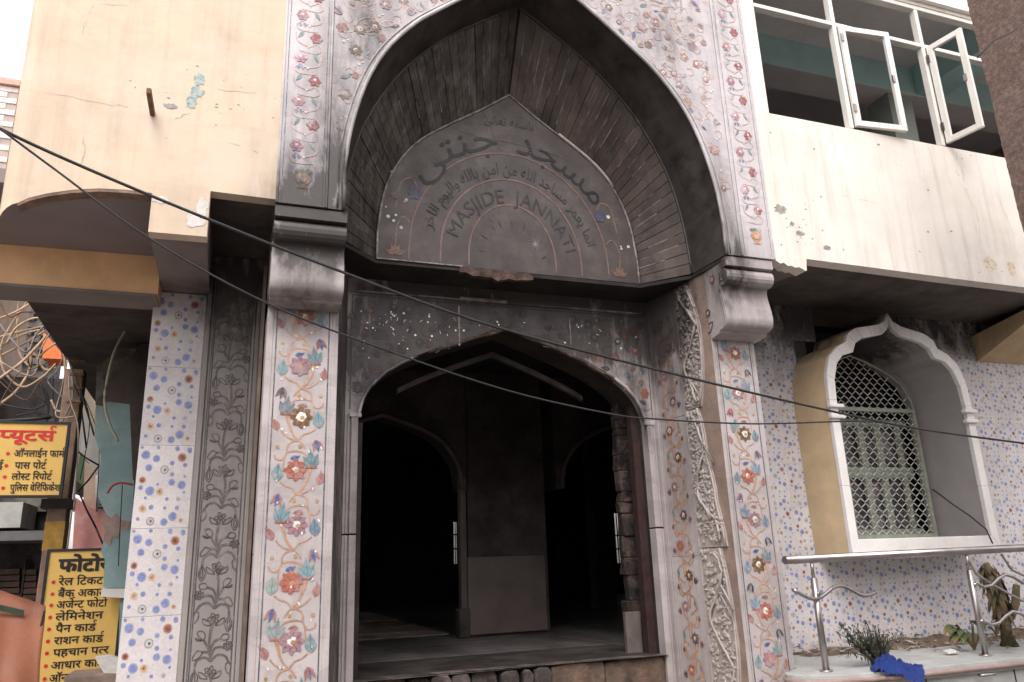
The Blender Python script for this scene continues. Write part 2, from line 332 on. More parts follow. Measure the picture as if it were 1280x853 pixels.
# ------------------------------------------------------------------ inlaid vine, cell by cell, mirrored
def vine_cells(panel, fr, width, z0, z1, cellh, mtl, colors, phase=0, scale=1):
    """coordinates inside a cell are fractions of the panel width, flipped every other cell"""
    k = 0; z = z1-phase; stuff = dict(kind='stuff')
    while z > z0:
        f = 1 if k % 2 == 0 else -1; s = width*1.24
        X = lambda u: width/2+f*u*s*.88; Zc = z
        def Q(u, v): return (X(u), Zc+v*s)
        def ang(a): return a if f > 0 else math.pi-a
        if Zc-.6*s > z0-.25 and Zc < z1+.1:
            st = MB(); st.col = C_ORG
            ribbon(st, fr, [Q(.0, -.37), Q(-.10, -.28), Q(-.17, -.14), Q(-.22, .02)], (s*.02, s*.055))
            ribbon(st, fr, [Q(.0, -.37), Q(.08, -.28), Q(.2, -.24), Q(.29, -.18)], s*.022)
            ribbon(st, fr, [Q(.0, -.37), Q(-.14, -.35), Q(-.26, -.28), Q(-.31, -.22)], s*.022)
            ribbon(st, fr, [Q(.0, -.37), Q(-.12, -.40), Q(-.19, -.47), Q(-.20, -.58), Q(-.28, -.68), Q(-.38, -.66), Q(-.41, -.6)], s*.022)
            ribbon(st, fr, [Q(.0, -.37), Q(.07, -.43), Q(.12, -.5)], s*.022)
            ribbon(st, fr, [Q(-.2, -.56), Q(-.04, -.54), Q(.12, -.58), Q(.2, -.70)], s*.026)
            ribbon(st, fr, [Q(-.2, -.56), Q(-.24, -.7), Q(-.25, -.86)], s*.018)
            st.col = C_YEL; fan(st, fr, *Q(-.36, -.48), circ(*Q(-.36, -.48), s*.03, 6)); fan(st, fr, *Q(.03, -.47), circ(*Q(.03, -.47), s*.03, 6))
            st.build('stem_inlay', mtl, panel, **stuff)
            fl = MB(); flower(fl, fr, *Q(.03, 0), s*.18*random.uniform(.94, 1.06), colors[k % len(colors)], 8, random.random()); fl.build('flower_inlay', mtl, panel)
            lf = MB(); j = lambda c: tuple(q*random.uniform(.85, 1.12) for q in c)
            tri_leaf(lf, fr, *Q(-.26, .05), s*.31, s*.27, ang(R(80)), j(C_TEAL))
            lf.col = C_RED; ribbon(lf, fr, [Q(-.34, .05), Q(-.14, .04)], s*.03, .0042)
            lf.build('leaf_inlay', mtl, panel)
            lf = MB(); leaf(lf, fr, *Q(.35, -.17), s*.28, s*.19, ang(R(95)), j(C_TEAL)); lf.build('leaf_inlay', mtl, panel)
            bd = MB(); leaf(bd, fr, *Q(-.37, -.22), s*.22, s*.13, ang(R(110)), C_PNK, tip=.8); bd.build('bud_inlay', mtl, panel); bd = MB()
            cc = random.choice([(C_BLK, (.3, .28, .3)), (C_PNK, C_BLU), (C_RED, C_BLU), (C_PUR, C_BLK)])
            tulip(bd, fr, *Q(.30, -.36), s*.21, ang(R(-75)), *cc); bd.build('bud_inlay', mtl, panel); bd = MB()
            leaf(bd, fr, *Q(-.13, -.66), s*.16, s*.08, ang(R(10)), C_PNK if k % 2 else C_BLU, tip=.8)
            bd.col = C_WHT
            for q in range(5): a, b = random.uniform(-.4, .4), random.uniform(-.6, .1); ribbon(bd, fr, [Q(a, b), Q(a+random.uniform(-.04, .04), b+random.uniform(-.05, .05))], s*.022, .0045)
            bd.build('bud_inlay', mtl, panel, **stuff)
        z -= cellh; k += 1

# =================================================================== GROUND
g = MB(); g.poly([(-120, -120, 0), (140, -120, 0), (140, 160, 0), (-120, 160, 0)]); setp(g.build('street', STREET))

# =================================================================== GATEWAY
gate = thing('mosque_gateway', 'soot blackened marble gateway with pointed niche and inlaid flower bands around a burnt doorway', 'gateway', (2.28, F0, 0))
def line_pair(mb, fr, xs, z0, z1, wd=.008):
    mb.col = C_LINE
    for x in xs: ribbon(mb, fr, [(x, z0), (x, z1)], wd, .0022)

# left pier (inlaid)
def pier(x0, x1, ztop, seams):
    mb = MB()
    zs = [0]+seams+[ztop]
    root = None
    for i in range(len(zs)-1):
        m = MB(); m.box((x0, F0, zs[i]+.0015), (x1, 6.40, zs[i+1]-.0015))
        o = m.build('pier_slab', MARB, gate, bevel=.004)
        if root is None: root = o
    m = MB(); m.box((x0+.012, F0+.004, 0), (x1-.012, 6.39, ztop)); m.build('pier_core', GROUT, gate)
    return root
X0, X1 = .15, .66
pc = pier(X0, X1, 3.62, [.55, 1.72, 2.9])
frC = Fr((X0+.07, F0, 0), (1, 0, 0), (0, 0, 1), (0, -1, 0))
pan = MB(); pan.box((X0, F0-.004, .3), (X0+.045, F0+.02, 3.5)); pan.box((X1-.045, F0-.004, .3), (X1, F0+.02, 3.5)); pan.build('edge_moulding', MARB, gate, bevel=.003)
pl = MB(); pl.box((X0+.048, F0-.0015, .3), (X1-.048, F0+.02, 3.5)); panel_l = pl.build('inlay_panel', MARB, gate)
lm = MB(); frl = Fr((X0, F0-.0015, 0), (1, 0, 0), (0, 0, 1), (0, -1, 0)); line_pair(lm, frl, (.068, X1-X0-.068), .3, 3.5); lm.build('border_line', INLAY, panel_l)
vine_cells(panel_l, Fr((X0+.075, F0-.0015, 0), (1, 0, 0), (0, 0, 1), (0, -1, 0)), X1-X0-.15, .3, 3.5, .375, INLAY, [C_RED, C_MAU, C_BRN, C_RED, C_MAU], phase=.10)
# right pier
X2, X3 = 3.93, 4.38
pier(X2, X3, 3.62, [.6, 1.9, 3.0])
pan = MB(); pan.box((X2, F0-.004, .3), (X2+.035, F0+.02, 3.5)); pan.box((X3-.035, F0-.004, .3), (X3, F0+.02, 3.5)); pan.build('edge_moulding', MARB, gate, bevel=.003)
pl = MB(); pl.box((X2+.038, F0-.0015, .3), (X3-.038, F0+.02, 3.5)); panel_r = pl.build('inlay_panel', MARB, gate)
lm = MB(); frl = Fr((X2, F0-.0015, 0), (1, 0, 0), (0, 0, 1), (0, -1, 0)); line_pair(lm, frl, (.055, X3-X2-.055), .3, 3.5); lm.build('border_line', INLAY, panel_r)
vine_cells(panel_r, Fr((X2+.065, F0-.0015, 0), (1, 0, 0), (0, 0, 1), (0, -1, 0)), X3-X2-.13, .3, 3.5, .365, INLAY, [C_RED, C_MAU, C_BRN, C_RED, C_MAU, C_BRN], phase=.16)

# brackets
def bracket(x0, x1):
    arc = [(F1+.09+.075*math.sin(t), 3.955+.075*math.cos(t)) for t in [R(a) for a in range(-10, -200, -24)]]
    prof = [(6.4, 4.12), (F1+.012, 4.12), (F1+.012, 4.035), (F1+.07, 4.03)] + arc + \
           smoothpts([(5.365, 3.885), (5.378, 3.84), (5.368, 3.77), (5.352, 3.70), (5.342, 3.63), (5.340, 3.575), (5.355, 3.53), (5.39, 3.505), (5.45, 3.495)], 3) + [(5.46, 3.475), (5.575, 3.455), (6.4, 3.455)]
    m = MB(); m.prism([(x0, y, z) for y, z in prof], (x1-x0, 0, 0))
    b = m.build('scroll_bracket', MARB, gate, bevel=.006)
    sp = MB(); sp.col = C_LINE
    c = Vector((x0-.001, F1+.09, 3.955)); pts = [c+Vector((0, .055*(1-t/14)*math.sin(t*.75), .055*(1-t/14)*math.cos(t*.75))) for t in range(14)]
    sp.tube(pts, .0045, 4); sp.build('scroll_carving', INLAY, b)
    ed = MB(); ed.tube([(x0-.001, y+.018, z) for y, z in prof[12:36]], .005, 4); ed.build('scroll_edge', MARB, b)
    return b
bl = bracket(X0, X1); br = bracket(X2, 4.42)
m = MB(); frs = Fr((X2-.001, 5.9, 0), (0, -1, 0), (0, 0, 1), (-1, 0, 0))
flower(m, frs, .42, 3.98, .045, C_RED, 6, h=.002); m.build('flower_inlay', INLAY, br); m = MB(); flower(m, frs, .30, 3.70, .045, (.2, .07, .06), 6, h=.002)
m.build('flower_inlay', INLAY, br); m = MB(); m.col = (.09, .05, .05); ribbon(m, frs, [(.2, 3.55), (.3, 3.52), (.36, 3.6), (.3, 3.6)], .012); m.build('scroll_inlay', INLAY, br)

# ------------------------------------------------ upper facade (plane F1)
XC = 2.28
outer = [(1.65, ZS), (1.645, 4.57), (1.585, 4.95), (1.475, 5.32), (1.32, 5.62), (1.12, 5.87), (.98, 6.0), (.75, 6.19), (.51, 6.38), (.25, 6.57), (0, 6.78)]
outer = smoothpts(outer, 3)
inner = smoothpts([(1.62, ZS), (1.58, 4.6), (1.50, 5.0), (1.38, 5.32), (1.18, 5.68), (.95, 5.97), (.68, 6.23), (.35, 6.47), (0, 6.70)], 3)
tym = smoothpts([(1.27, ZS), (1.255, 4.5), (1.19, 4.84), (1.06, 5.12), (.88, 5.34), (.60, 5.55), (.30, 5.75), (0, 5.97)], 3)
def sample(pl, n):
    d = [0]
    for a, b in zip(pl, pl[1:]): d.append(d[-1]+math.dist(a, b))
    out = []
    for k in range(n+1):
        t = d[-1]*k/n; i = 0
        while i < len(d)-2 and d[i+1] < t: i += 1
        q = (t-d[i])/max(1e-9, d[i+1]-d[i]); out.append((pl[i][0]+(pl[i+1][0]-pl[i][0])*q, pl[i][1]+(pl[i+1][1]-pl[i][1])*q))
    return out
TOPZ = 9.0
sp = MB()
for s in (-1, 1):
    xd = .515 if s < 0 else 4.085
    for a, b in zip(outer, outer[1:]):
        sp.prism([(XC+s*a[0], F1, a[1]), (xd, F1, a[1]), (xd, F1, b[1]), (XC+s*b[0], F1, b[1])], (0, .05, 0))
sp.box((.515, F1, 6.781), (4.085, F1+.05, TOPZ))
span = sp.build('spandrel_panel', MARBU, gate)
rim = MB()
pth = [(XC-x, F1-.008, z) for x, z in outer] + [(XC+x, F1-.008, z) for x, z in outer[::-1][1:]]
rim.tube(pth, .017, 6); pth2 = [(XC-x*1.016-.02, F1-.004, z+.012) for x, z in outer] + [(XC+x*1.016+.02, F1-.004, z+.012) for x, z in outer[::-1][1:]]
rim.tube(pth2, .007, 5); rim.build('arch_moulding', GRIM, gate)
m = MB(); m.box((.17, 6.2, 4.2), (4.40, 7.2, TOPZ)); m.box((.17, 5.32, 6.9), (4.40, 6.19, TOPZ)); m.build('gateway_backing', BLACK, gate)
# side bands
for (a, b, hand) in ((.165, .495, 0), (4.105, 4.435, 1)):
    mb = MB(); mb.box((a, F1-.004, ZS), (b, F1+.06, TOPZ)); band = mb.build('inlay_band', MARBU, gate, bevel=.003)
    mb = MB()
    for x in ((a-.008, b+.008)): mb.box((x-.008, F1-.010, ZS), (x+.008, F1+.04, TOPZ))
    mb.build('band_moulding', GRIM, gate, bevel=.003)
    fr = Fr((a, F1-.004, 0), (1, 0, 0), (0, 0, 1), (0, -1, 0)); W = b-a
    ln = MB(); line_pair(ln, fr, (.022, W-.022), ZS+.02, TOPZ, .004); ln.build('border_line', INLAYU, band)
    z = 4.60; k = 0
    PK = (.50, .24, .27); RD = (.36, .10, .11); TL = (.25, .36, .38); BL = (.18, .24, .46)
    while z < 7.7:
        s = 1 if (k+hand) % 2 else -1; cx = W/2+s*W*.17
        mb = MB(); flower(mb, fr, cx, z, W*.15, PK if s < 0 else RD, 6, centre=False)
        mb.col = C_WHT; fan(mb, fr, cx, z+W*.05, circ(cx, z+.03*W, W*.035, 6), .005)
        if s < 0: mb.col = (.25, .2, .5); fan(mb, fr, cx, z-W*.07, circ(cx, z-.05*W, W*.05, 6, .6), .005)
        mb.build('flower_inlay', INLAYU, band)
        mb = MB(); leaf(mb, fr, W/2-s*W*.12, z+W*.13, W*.24, W*.09, R(-60) if s < 0 else R(235), TL)
        if s < 0: leaf(mb, fr, W*.3, z-W*.2, W*.12, W*.07, R(-95), BL); leaf(mb, fr, W*.38, z-W*.2, W*.12, W*.07, R(-80), BL)
        mb.col = (.62, .46, .42); ribbon(mb, fr, [(cx, z-W*.15), (cx-s*W*.15, z-W*.25), (W/2-s*W*.25, z-W*.15), (W/2-s*.3*W, z+.03)], .010); ribbon(mb, fr, [(cx, z-W*.15), (cx+s*W*.12, z-W*.3), (cx, z-W*.42), (W/2-s*W*.2, z-W*.4)], .008)
        mb.col = C_WHT; fan(mb, fr, W/2, z-W*.27, circ(W/2, z-W*.27, W*.025, 5), .005)
        mb.build('leaf_inlay', INLAYU, band, kind='stuff')
        z += .19; k += 1
    mb = MB(); mb.col = (.62, .32, .18); cx = W/2; zz = 4.34
    fan(mb, fr, cx, zz, [(cx+.17*W*math.cos(t)*(1+.08*math.cos(6*t)), zz+.15*W*math.sin(t)) for t in [q*math.pi/9 for q in range(18)]])
    fan(mb, fr, cx, zz-.19*W, [(cx-.05*W, zz-.13*W), (cx-.12*W, zz-.24*W), (cx+.12*W, zz-.24*W), (cx+.05*W, zz-.13*W)])
    mb.col = (.70, .45, .30); fan(mb, fr, cx, zz, circ(cx, zz-.01, W*.08, 8), .0065)
    for q in range(-3, 4): leaf(mb, fr, cx+q*W*.03, zz+W*.12, W*.13, W*.06, R(90-q*18), (.2, .27, .24))
    mb.build('vase_inlay', INLAYU, band)
# spandrel scatter
frS = Fr((0, F1, 0), (1, 0, 0), (0, 0, 1), (0, -1, 0))
def arch_x(pl, z):
    for a, b in zip(pl, pl[1:]):
        if a[1] <= z <= b[1]: return a[0]+(b[0]-a[0])*(z-a[1])/max(1e-6, b[1]-a[1])
    return 0 if z > pl[-1][1] else pl[0][0]
rnd = random.Random(3)
for s in (-1, 1):
    placed = []
    for i in range(2600):
        x = rnd.uniform(.05, 1.72); z = rnd.uniform(4.5, 7.3); ax = arch_x(outer, z)
        lim = ax+.085
        big = rnd.random()
        if x < lim or x > 1.71: continue
        if any(math.hypot(x-a, z-b) < .105 for a, b in placed): continue
        placed.append((x, z)); X = XC+s*x; mb = MB(); t = rnd.random(); r_ = rnd.uniform(.03, .062); fr = frS
        soft = lambda c: tuple(q*.75+.12 for q in c)
        if t < .34: flower(mb, fr, X, z, r_, soft(rnd.choice([C_RED, C_PNK, C_MAU, C_BRN, C_ORG])), rnd.choice([5, 6, 8, 7]), rnd.random(), centre=rnd.random() < .45, h=.003); nm = 'flower_inlay'
        elif t < .62: leaf(mb, fr, X, z, r_*1.8, r_*.8, rnd.uniform(0, 6.3), soft(rnd.choice([C_TEAL, C_TEAL, C_BLU, C_LINE]))); nm = 'leaf_inlay'
        elif t < .78: tulip(mb, fr, X, z, r_*1.5, rnd.uniform(0, 6.3), soft(C_ORG), soft(C_BLU)); nm = 'bud_inlay'
        else:
            mb.col = C_WHT; mb.poly([fr(a, b, .004) for a, b in circ(X, z, r_*.32, 6)]); nm = 'shell_inlay'
            mb.poly([fr(a, b, .004) for a, b in circ(X+.03, z+.02, r_*.25, 5)])
        mb.col = (.60, .43, .37); a0 = rnd.uniform(0, 6.3); p = (X+.03*math.cos(a0), z+.03*math.sin(a0))
        ribbon(mb, fr, [p, (p[0]+.05*math.cos(a0+.5), p[1]+.05*math.sin(a0+.5)), (p[0]+.08*math.cos(a0+1.3), p[1]+.08*math.sin(a0+1.3)), (p[0]+.07*math.cos(a0+2), p[1]+.07*math.sin(a0+2))], .011, .0016)
        mb.build(nm, INLAYU, span)
m = MB(); m.col = (.60, .43, .36)
for s in (-1, 1):
    for k in range(46):
        for _ in range(40):
            x = rnd.uniform(.1, 1.66); z = rnd.uniform(4.6, 7.1)
            if x > arch_x(outer, z)+.12 and x < 1.62: break
        else: continue
        a0 = rnd.uniform(0, 6.3); tr_ = rnd.choice([-1, 1]); p = (XC+s*x, z); pts = [p]
        for q in range(6):
            p = (p[0]+.045*math.cos(a0), p[1]+.045*math.sin(a0)); a0 += tr_*rnd.uniform(.2, .75)
            d = abs(p[0]-XC)
            if not (arch_x(outer, p[1])+.06 < d < 1.70): break
            pts.append(p)
        if len(pts) > 2: ribbon(m, frS, pts, .012, .001)
m.build('scroll_inlay', INLAYU, span, kind='stuff')
# ------------------------------------------------ niche: reveal, ribbed slabs, tympanum
NR = 7
for s in (-1, 1):
    O = sample(outer, NR); I = sample(inner, NR)
    for k in range(NR):
        def seg(a, b, q): return (a[0]+(b[0]-a[0])*q, a[1]+(b[1]-a[1])*q)
        m = MB(); row = []
        for q in (.004, .34, .67, .996):
            i0 = k+q; o_ = sample(outer, NR*3)[min(NR*3, round(i0*3))]; i_ = sample(inner, NR*3)[min(NR*3, round(i0*3))]
            row.append((Vector((XC+s*o_[0], F1+.006, o_[1])), Vector((XC+s*i_[0], YR, i_[1]))))
        for (a, b), (c, d) in zip(row, row[1:]):
            out = Vector((s*.04, 0, .02)); m.prism([a, b, d, c], out)
        m.smooth = False; m.build('reveal_slab', REVD, gate)
JOINT = mat('soot_joint', (.20, .175, .16), .7, .5, 9, 0, 20, c2=(.035, .03, .028))
rm = MB(); rm.tube([(XC-x, YR-.003, z) for x, z in inner]+[(XC+x, YR-.003, z) for x, z in inner[::-1][1:]], .012, 5); rm.build('reveal_arris', REVD, gate)
NS = 30; rs = random.Random(11)
for s in (-1, 1):
    I = sample(inner, NS*2); T = sample(tym, NS*2)
    for k in range(NS):
        g_ = .075
        def pt(pl, q): 
            i = min(int(q), len(pl)-2); t = q-i; return (pl[i][0]+(pl[i+1][0]-pl[i][0])*t, pl[i][1]+(pl[i+1][1]-pl[i][1])*t)
        a0, a1 = 2*k+g_, 2*k+2-g_
        i0, i1, t0, t1 = pt(I, a0), pt(I, a1), pt(T, a0), pt(T, a1)
        jit = rs.uniform(-.006, .006)
        P = []
        for (u, v) in ((i0, t0), (i1, t1)):
            A = Vector((XC+s*u[0], YR+.003, u[1])); B = Vector((XC+s*v[0]*1.0, YT+.01, v[1])); Mi = (A+B)/2
            P.append((A, Mi, B))
        m = MB(); back = Vector((s*.03, .03, .02)); jv = Vector((0, -jit, 0))
        m.prism([P[0][0]+jv, P[0][2]+jv, P[1][2]+jv, P[1][0]+jv], back)
        m.build('rib_slab', SLABD if s < 0 else SLABE, gate)
        if rs.random() < (.45 if s < 0 else .8):
            m = MB(); A, B = P[0][0], P[0][2]; sd_ = (P[1][0]-A).normalized()*-.004; lo = rs.uniform(0, .5); hi = rs.uniform(lo+.2, 1.0); nn = jv-back*.03
            m.poly([A.lerp(B, lo)+nn+sd_*2, A.lerp(B, min(1, hi))+nn+sd_*2, A.lerp(B, min(1, hi))+nn-sd_*.1, A.lerp(B, lo)+nn-sd_*.1]); m.build('joint_filler', JOINT, gate)
        if rs.random() < .8:      # pale scratches where the joint filler runs down the slab
            m = MB()
            for _ in range(rs.randint(1, 3)):
                t0_ = rs.uniform(.05, .8); t1_ = min(.98, t0_+rs.uniform(.05, .35)); e = rs.uniform(.1, .9)
                A = P[0][0].lerp(P[1][0], e); B = P[0][2].lerp(P[1][2], e); C_ = P[0][0].lerp(P[1][0], e+.035); D_ = P[0][2].lerp(P[1][2], e+.035); nn = jv-back*.05
                m.poly([A.lerp(B, t0_)+nn, A.lerp(B, t1_)+nn, C_.lerp(D_, t1_)+nn, C_.lerp(D_, t0_)+nn])
            m.build('pale_streak', JOINT, gate, kind='stuff')
    # shell behind the slabs, seen in the joints
    m = MB(); off = Vector((s*.008, .008, .005))
    for k in range(NS*2):
        m.poly([Vector((XC+s*I[k][0], YR, I[k][1]))+off, Vector((XC+s*T[k][0], YT, T[k][1]))+off+Vector((s*.01, 0, .01)), Vector((XC+s*T[k+1][0], YT, T[k+1][1]))+off+Vector((s*.01, 0, .01)), Vector((XC+s*I[k+1][0], YR, I[k+1][1]))+off])
    m.build('niche_backing', JOINT, gate)
m = MB(); m.tube([(XC+.01, YR+.0, 6.69), (XC+.01, (YR+YT)/2+.0, 6.33), (XC-.0, YT, 5.98)], .008, 4); m.build('niche_ridge', BLACK, gate)
m = MB(); m.prism([(XC-x, YT, z) for x, z in tym]+[(XC+x, YT, z) for x, z in tym[::-1][1:]], (0, .06, 0)); tymp = m.build('tympanum', TYMP, gate)
m = MB(); m.tube([(XC-x*.992, YT-.004, z-.006) for x, z in tym]+[(XC+x*.992, YT-.004, z-.006) for x, z in tym[::-1][1:]], .012, 5); m.build('tympanum_rim', RIM, tymp)
m = MB(); tp = [(XC+x*.995, YT-.012, z) for x, z in tym if 5.05 < z < 5.62]; m.tube(tp, .014, 5)
m.build('cleaned_rim', mat('bare_rim', (.42, .38, .36), .5, .2, 20, .1, 30), tymp)
m = MB(); frT = Fr((0, YT, 0), (1, 0, 0), (0, 0, 1), (0, -1, 0)); TC = 2.26
for a, b in ((.42, .64), (.68, .90), (.96, 1.17)):
    ribbon(m, frT, [(TC-a, ZS+.02)]+[(TC+a*math.cos(t), ZS+.12+(b-.1)*math.sin(t)) for t in [math.pi-math.pi*k/16 for k in range(17)]]+[(TC+a, ZS+.02)], .016, .003, 2)
m.build('arc_line', PINKL, tymp)
for s in (-1, 1):
    m = MB(); bx = TC+s*1.08; fr = frT
    m.col = (.22, .12, .075); tulip(m, fr, bx, ZS+.06, .1, R(90), (.24, .13, .085), (.24, .13, .085)); leaf(m, fr, bx, ZS+.06, .1, .05, R(20), (.22, .12, .08)); leaf(m, fr, bx, ZS+.06, .1, .05, R(160), (.22, .12, .08))
    m.col = (.20, .13, .10); ribbon(m, fr, [(bx, ZS+.12), (bx+.01, ZS+.3), (bx-s*.06, ZS+.42), (bx-s*.13, ZS+.36)], .012)
    ribbon(m, fr, [(bx, ZS+.5), (bx-s*.05, ZS+.75), (bx-s*.15, ZS+.8), (bx-s*.2, ZS+.7)], .012)
    flower(m, fr, bx-s*.17, ZS+.66, .07, (.06, .065, .11), 6, centre=False); flower(m, fr, bx+s*.0, ZS+.62, .05, (.13, .10, .08), 6, centre=False)
    m.col = (.6, .58, .56)
    for q in range(9 if s < 0 else 4): a, b = bx+rnd.uniform(-.12, .12), ZS+rnd.uniform(.3, .95); m.poly([fr(x_, y_, .005) for x_, y_ in circ(a, b, rnd.uniform(.008, .022), 5)])
    m.build('flower_inlay', TINL, tymp)
m = MB(); fr = frT; cxx, czz = 2.48, 4.42
for k in range(14):
    a = k*2*math.pi/14; m.col = (.30, .29, .30); ribbon(m, fr, [(cxx, czz), (cxx+.07*math.cos(a), czz+.07*math.sin(a))], (.006, .002), .004)
m.build('chipped_star', TINL, tymp)

# ------------------------------------------------ lettering helpers
def glyph_mesh(body, size=1, bold=0):
    c = bpy.data.curves.new('t', 'FONT'); c.body = body; c.size = size; c.offset = bold; c.resolution_u = 3
    o = bpy.data.objects.new('t', c); col.objects.link(o); bpy.context.view_layer.update()
    me = bpy.data.meshes.new_from_object(o.evaluated_get(bpy.context.evaluated_depsgraph_get()))
    vs_ = [tuple(v.co) for v in me.vertices]; fs = [tuple(p.vertices) for p in me.polygons]
    par = list(range(len(vs_)))                       # every loose piece of a glyph gets its own hair of height
    def find(a):
        while par[a] != a: par[a] = par[par[a]]; a = par[a]
        return a
    for f in fs:
        for q in f[1:]: par[find(q)] = find(f[0])
    ids = {}
    vs_ = [(v[0], v[1], (ids.setdefault(find(i), len(ids)) % 24)*.00012) for i, v in enumerate(vs_)]
    bpy.data.objects.remove(o); bpy.data.curves.remove(c); bpy.data.meshes.remove(me)
    return vs_, fs
def clip_right(vs_, fs, x):
    bm = bmesh.new(); V = [bm.verts.new(v) for v in vs_]
    for f in fs:
        try: bm.faces.new([V[i] for i in f])
        except Exception: pass
    bmesh.ops.bisect_plane(bm, geom=bm.verts[:]+bm.edges[:]+bm.faces[:], plane_co=(x, 0, 0), plane_no=(1, 0, 0), clear_outer=True)
    bm.verts.index_update(); a = [tuple(v.co) for v in bm.verts]; b = [tuple(v.index for v in f.verts) for f in bm.faces]; bm.free(); return a, b
def hindi(tokens, bold=.012):
    """list of clusters: plain string, ('h', letter) a half letter, '^' a reph hook over what came before"""
    V = []; Fc = []; x = 0
    for t in tokens:
        if t == ' ': x += .28; continue
        if t == '^':
            n = len(V); pts = [(x-.12, .70), (x-.19, .84), (x-.09, .96), (x+.02, .88)]
            pts = smoothpts(pts, 3)
            for i, p in enumerate(pts):
                q0, q1 = pts[max(0, i-1)], pts[min(len(pts)-1, i+1)]; dx, dy = q1[0]-q0[0], q1[1]-q0[1]; l = math.hypot(dx, dy) or 1
                V += [(p[0]-dy/l*.045, p[1]+dx/l*.045, 0), (p[0]+dy/l*.045, p[1]-dx/l*.045, 0)]
            for i in range(len(pts)-1): k = n+2*i; Fc.append((k, k+1, k+3, k+2))
            continue
        half = isinstance(t, tuple); s = t[1] if half else t
        s = list(s); i = 0
        while i < len(s):
            if s[i] == '\u093f' and i > 0: s[i-1], s[i] = s[i], s[i-1]
            i += 1
        vs_, fs = glyph_mesh(''.join(s), 1, 0)
        if not vs_: continue
        base_ = ''.join(c for c in s if c not in '\u0941\u0942')
        adv = max(v[0] for v in glyph_mesh(base_, 1, 0)[0])
        if half:
            mx = max(v[0] for v in vs_); vs_, fs = clip_right(vs_, fs, mx-.22)
            adv = max(v[0] for v in vs_)
        for k_, (ox, oy) in enumerate(((0, 0), (bold, bold*.5), (-bold, -bold*.5), (bold, -bold), (-bold, bold))):
            n = len(V); V += [(a+x+ox, b+oy, k_*.0003+c) for a, b, c in vs_]; Fc += [tuple(i+n for i in f) for f in fs]
        x += adv - (-.0 if half else .01)
    return V, Fc, x
def put_text(name, VF, fr, ox, oz, h, width, mtl, parent, c=.003):
    V, Fc, wdt = VF; sx = (width/wdt) if width else h
    m = MB(); m.keep = True; I = [m.vert(fr(ox+a*sx, oz+b*h, c+k_)) for a, b, k_ in V]
    for f in Fc: m.face([I[i] for i in f])
    return m.build(name, mtl, parent)
AR = {'ا': (0xFE8D, 0xFE8E), 'ب': (0xFE8F, 0xFE90, 0xFE91, 0xFE92), 'ت': (0xFE95, 0xFE96, 0xFE97, 0xFE98), 'ج': (0xFE9D, 0xFE9E, 0xFE9F, 0xFEA0), 'خ': (0xFEA5, 0xFEA6, 0xFEA7, 0xFEA8),
      'د': (0xFEA9, 0xFEAA), 'ر': (0xFEAD, 0xFEAE), 'س': (0xFEB1, 0xFEB2, 0xFEB3, 0xFEB4), 'ع': (0xFEC9, 0xFECA, 0xFECB, 0xFECC), 'ق': (0xFED5, 0xFED6, 0xFED7, 0xFED8), 'ل': (0xFEDD, 0xFEDE, 0xFEDF, 0xFEE0),
      'م': (0xFEE1, 0xFEE2, 0xFEE3, 0xFEE4), 'ن': (0xFEE5, 0xFEE6, 0xFEE7, 0xFEE8), 'ه': (0xFEE9, 0xFEEA, 0xFEEB, 0xFEEC), 'و': (0xFEED, 0xFEEE), 'ي': (0xFEF1, 0xFEF2, 0xFEF3, 0xFEF4), 'ی': (0xFBFC, 0xFBFD, 0xFBFE, 0xFBFF)}
def arabic(t):
    out = []
    for wd in t.split(' '):
        r = []
        for i, ch in enumerate(wd):
            prev = i > 0 and len(AR[wd[i-1]]) == 4; nxt = i < len(wd)-1; f = AR[ch]
            if len(f) == 2: r.append(f[1] if prev else f[0])
            else: r.append(f[3] if prev and nxt else f[1] if prev else f[2] if nxt else f[0])
        out.append(''.join(chr(c) for c in r))
    return ' '.join(out)[::-1]
def arc_text(name, body, rad, h, th0, th1, mtl, bold=0, sq=1.16, c=.004):
    vs_, fs = glyph_mesh(body, 1, bold); x0 = min(v[0] for v in vs_); x1 = max(v[0] for v in vs_)
    m = MB(); m.keep = True; I = []
    for a, b, dz in vs_:
        th = R(th0+(th1-th0)*(a-x0)/(x1-x0)); r_ = rad+b*h
        I.append(m.vert(frT(TC+r_*math.cos(th), ZS+.10+(r_*sq-.1)*math.sin(th), c+dz)))
    for f in fs: m.face([I[i] for i in f])
    return m.build(name, mtl, tymp)
arc_text('lettering', arabic('مسجد'), 1.05, .33, 86, 36, TYMPINK, 0)
arc_text('lettering', arabic('جنتی'), 1.05, .35, 143, 96, TYMPINK, 0)
arc_text('lettering', arabic('انما يعمر مساجد الله من امن بالله واليوم الاخر'), .785, .135, 165, 15, TYMPF, 0, 1.24)
arc_text('lettering', 'MASJIDE  JANNATI', .545, .165, 162, 14, TYMPF, 0, 1.24)
put_text('lettering', (lambda v: (v[0], v[1], max(p[0] for p in v[0])))(glyph_mesh(arabic('باسمه تعالی'), 1)), frT, 2.02, 5.62, .13, .5, TYMPF, tymp)
put_text('lettering', (lambda v: (v[0], v[1], max(p[0] for p in v[0])))(glyph_mesh(arabic('الله'), 1)), frS, 3.47, 6.62, .30, .30, GREYINK, span, .004)
m = MB()
for k in range(9):
    a = R(168-k*19-(k%3)*3); r0_ = .29; r1_ = .33+.02*(k%2); ribbon(m, frT, [(TC+r0_*math.cos(a), ZS+.1+r0_*1.2*math.sin(a)), (TC+r1_*math.cos(a+.03), ZS+.1+r1_*1.2*math.sin(a+.03))], .008, .003)
m.build('worn_strokes', TYMPF, tymp)
SCR = mat('scratched_soot', (.15, .135, .13), .7, .4, 20, 0, 20)
m = MB(); q = random.Random(77)
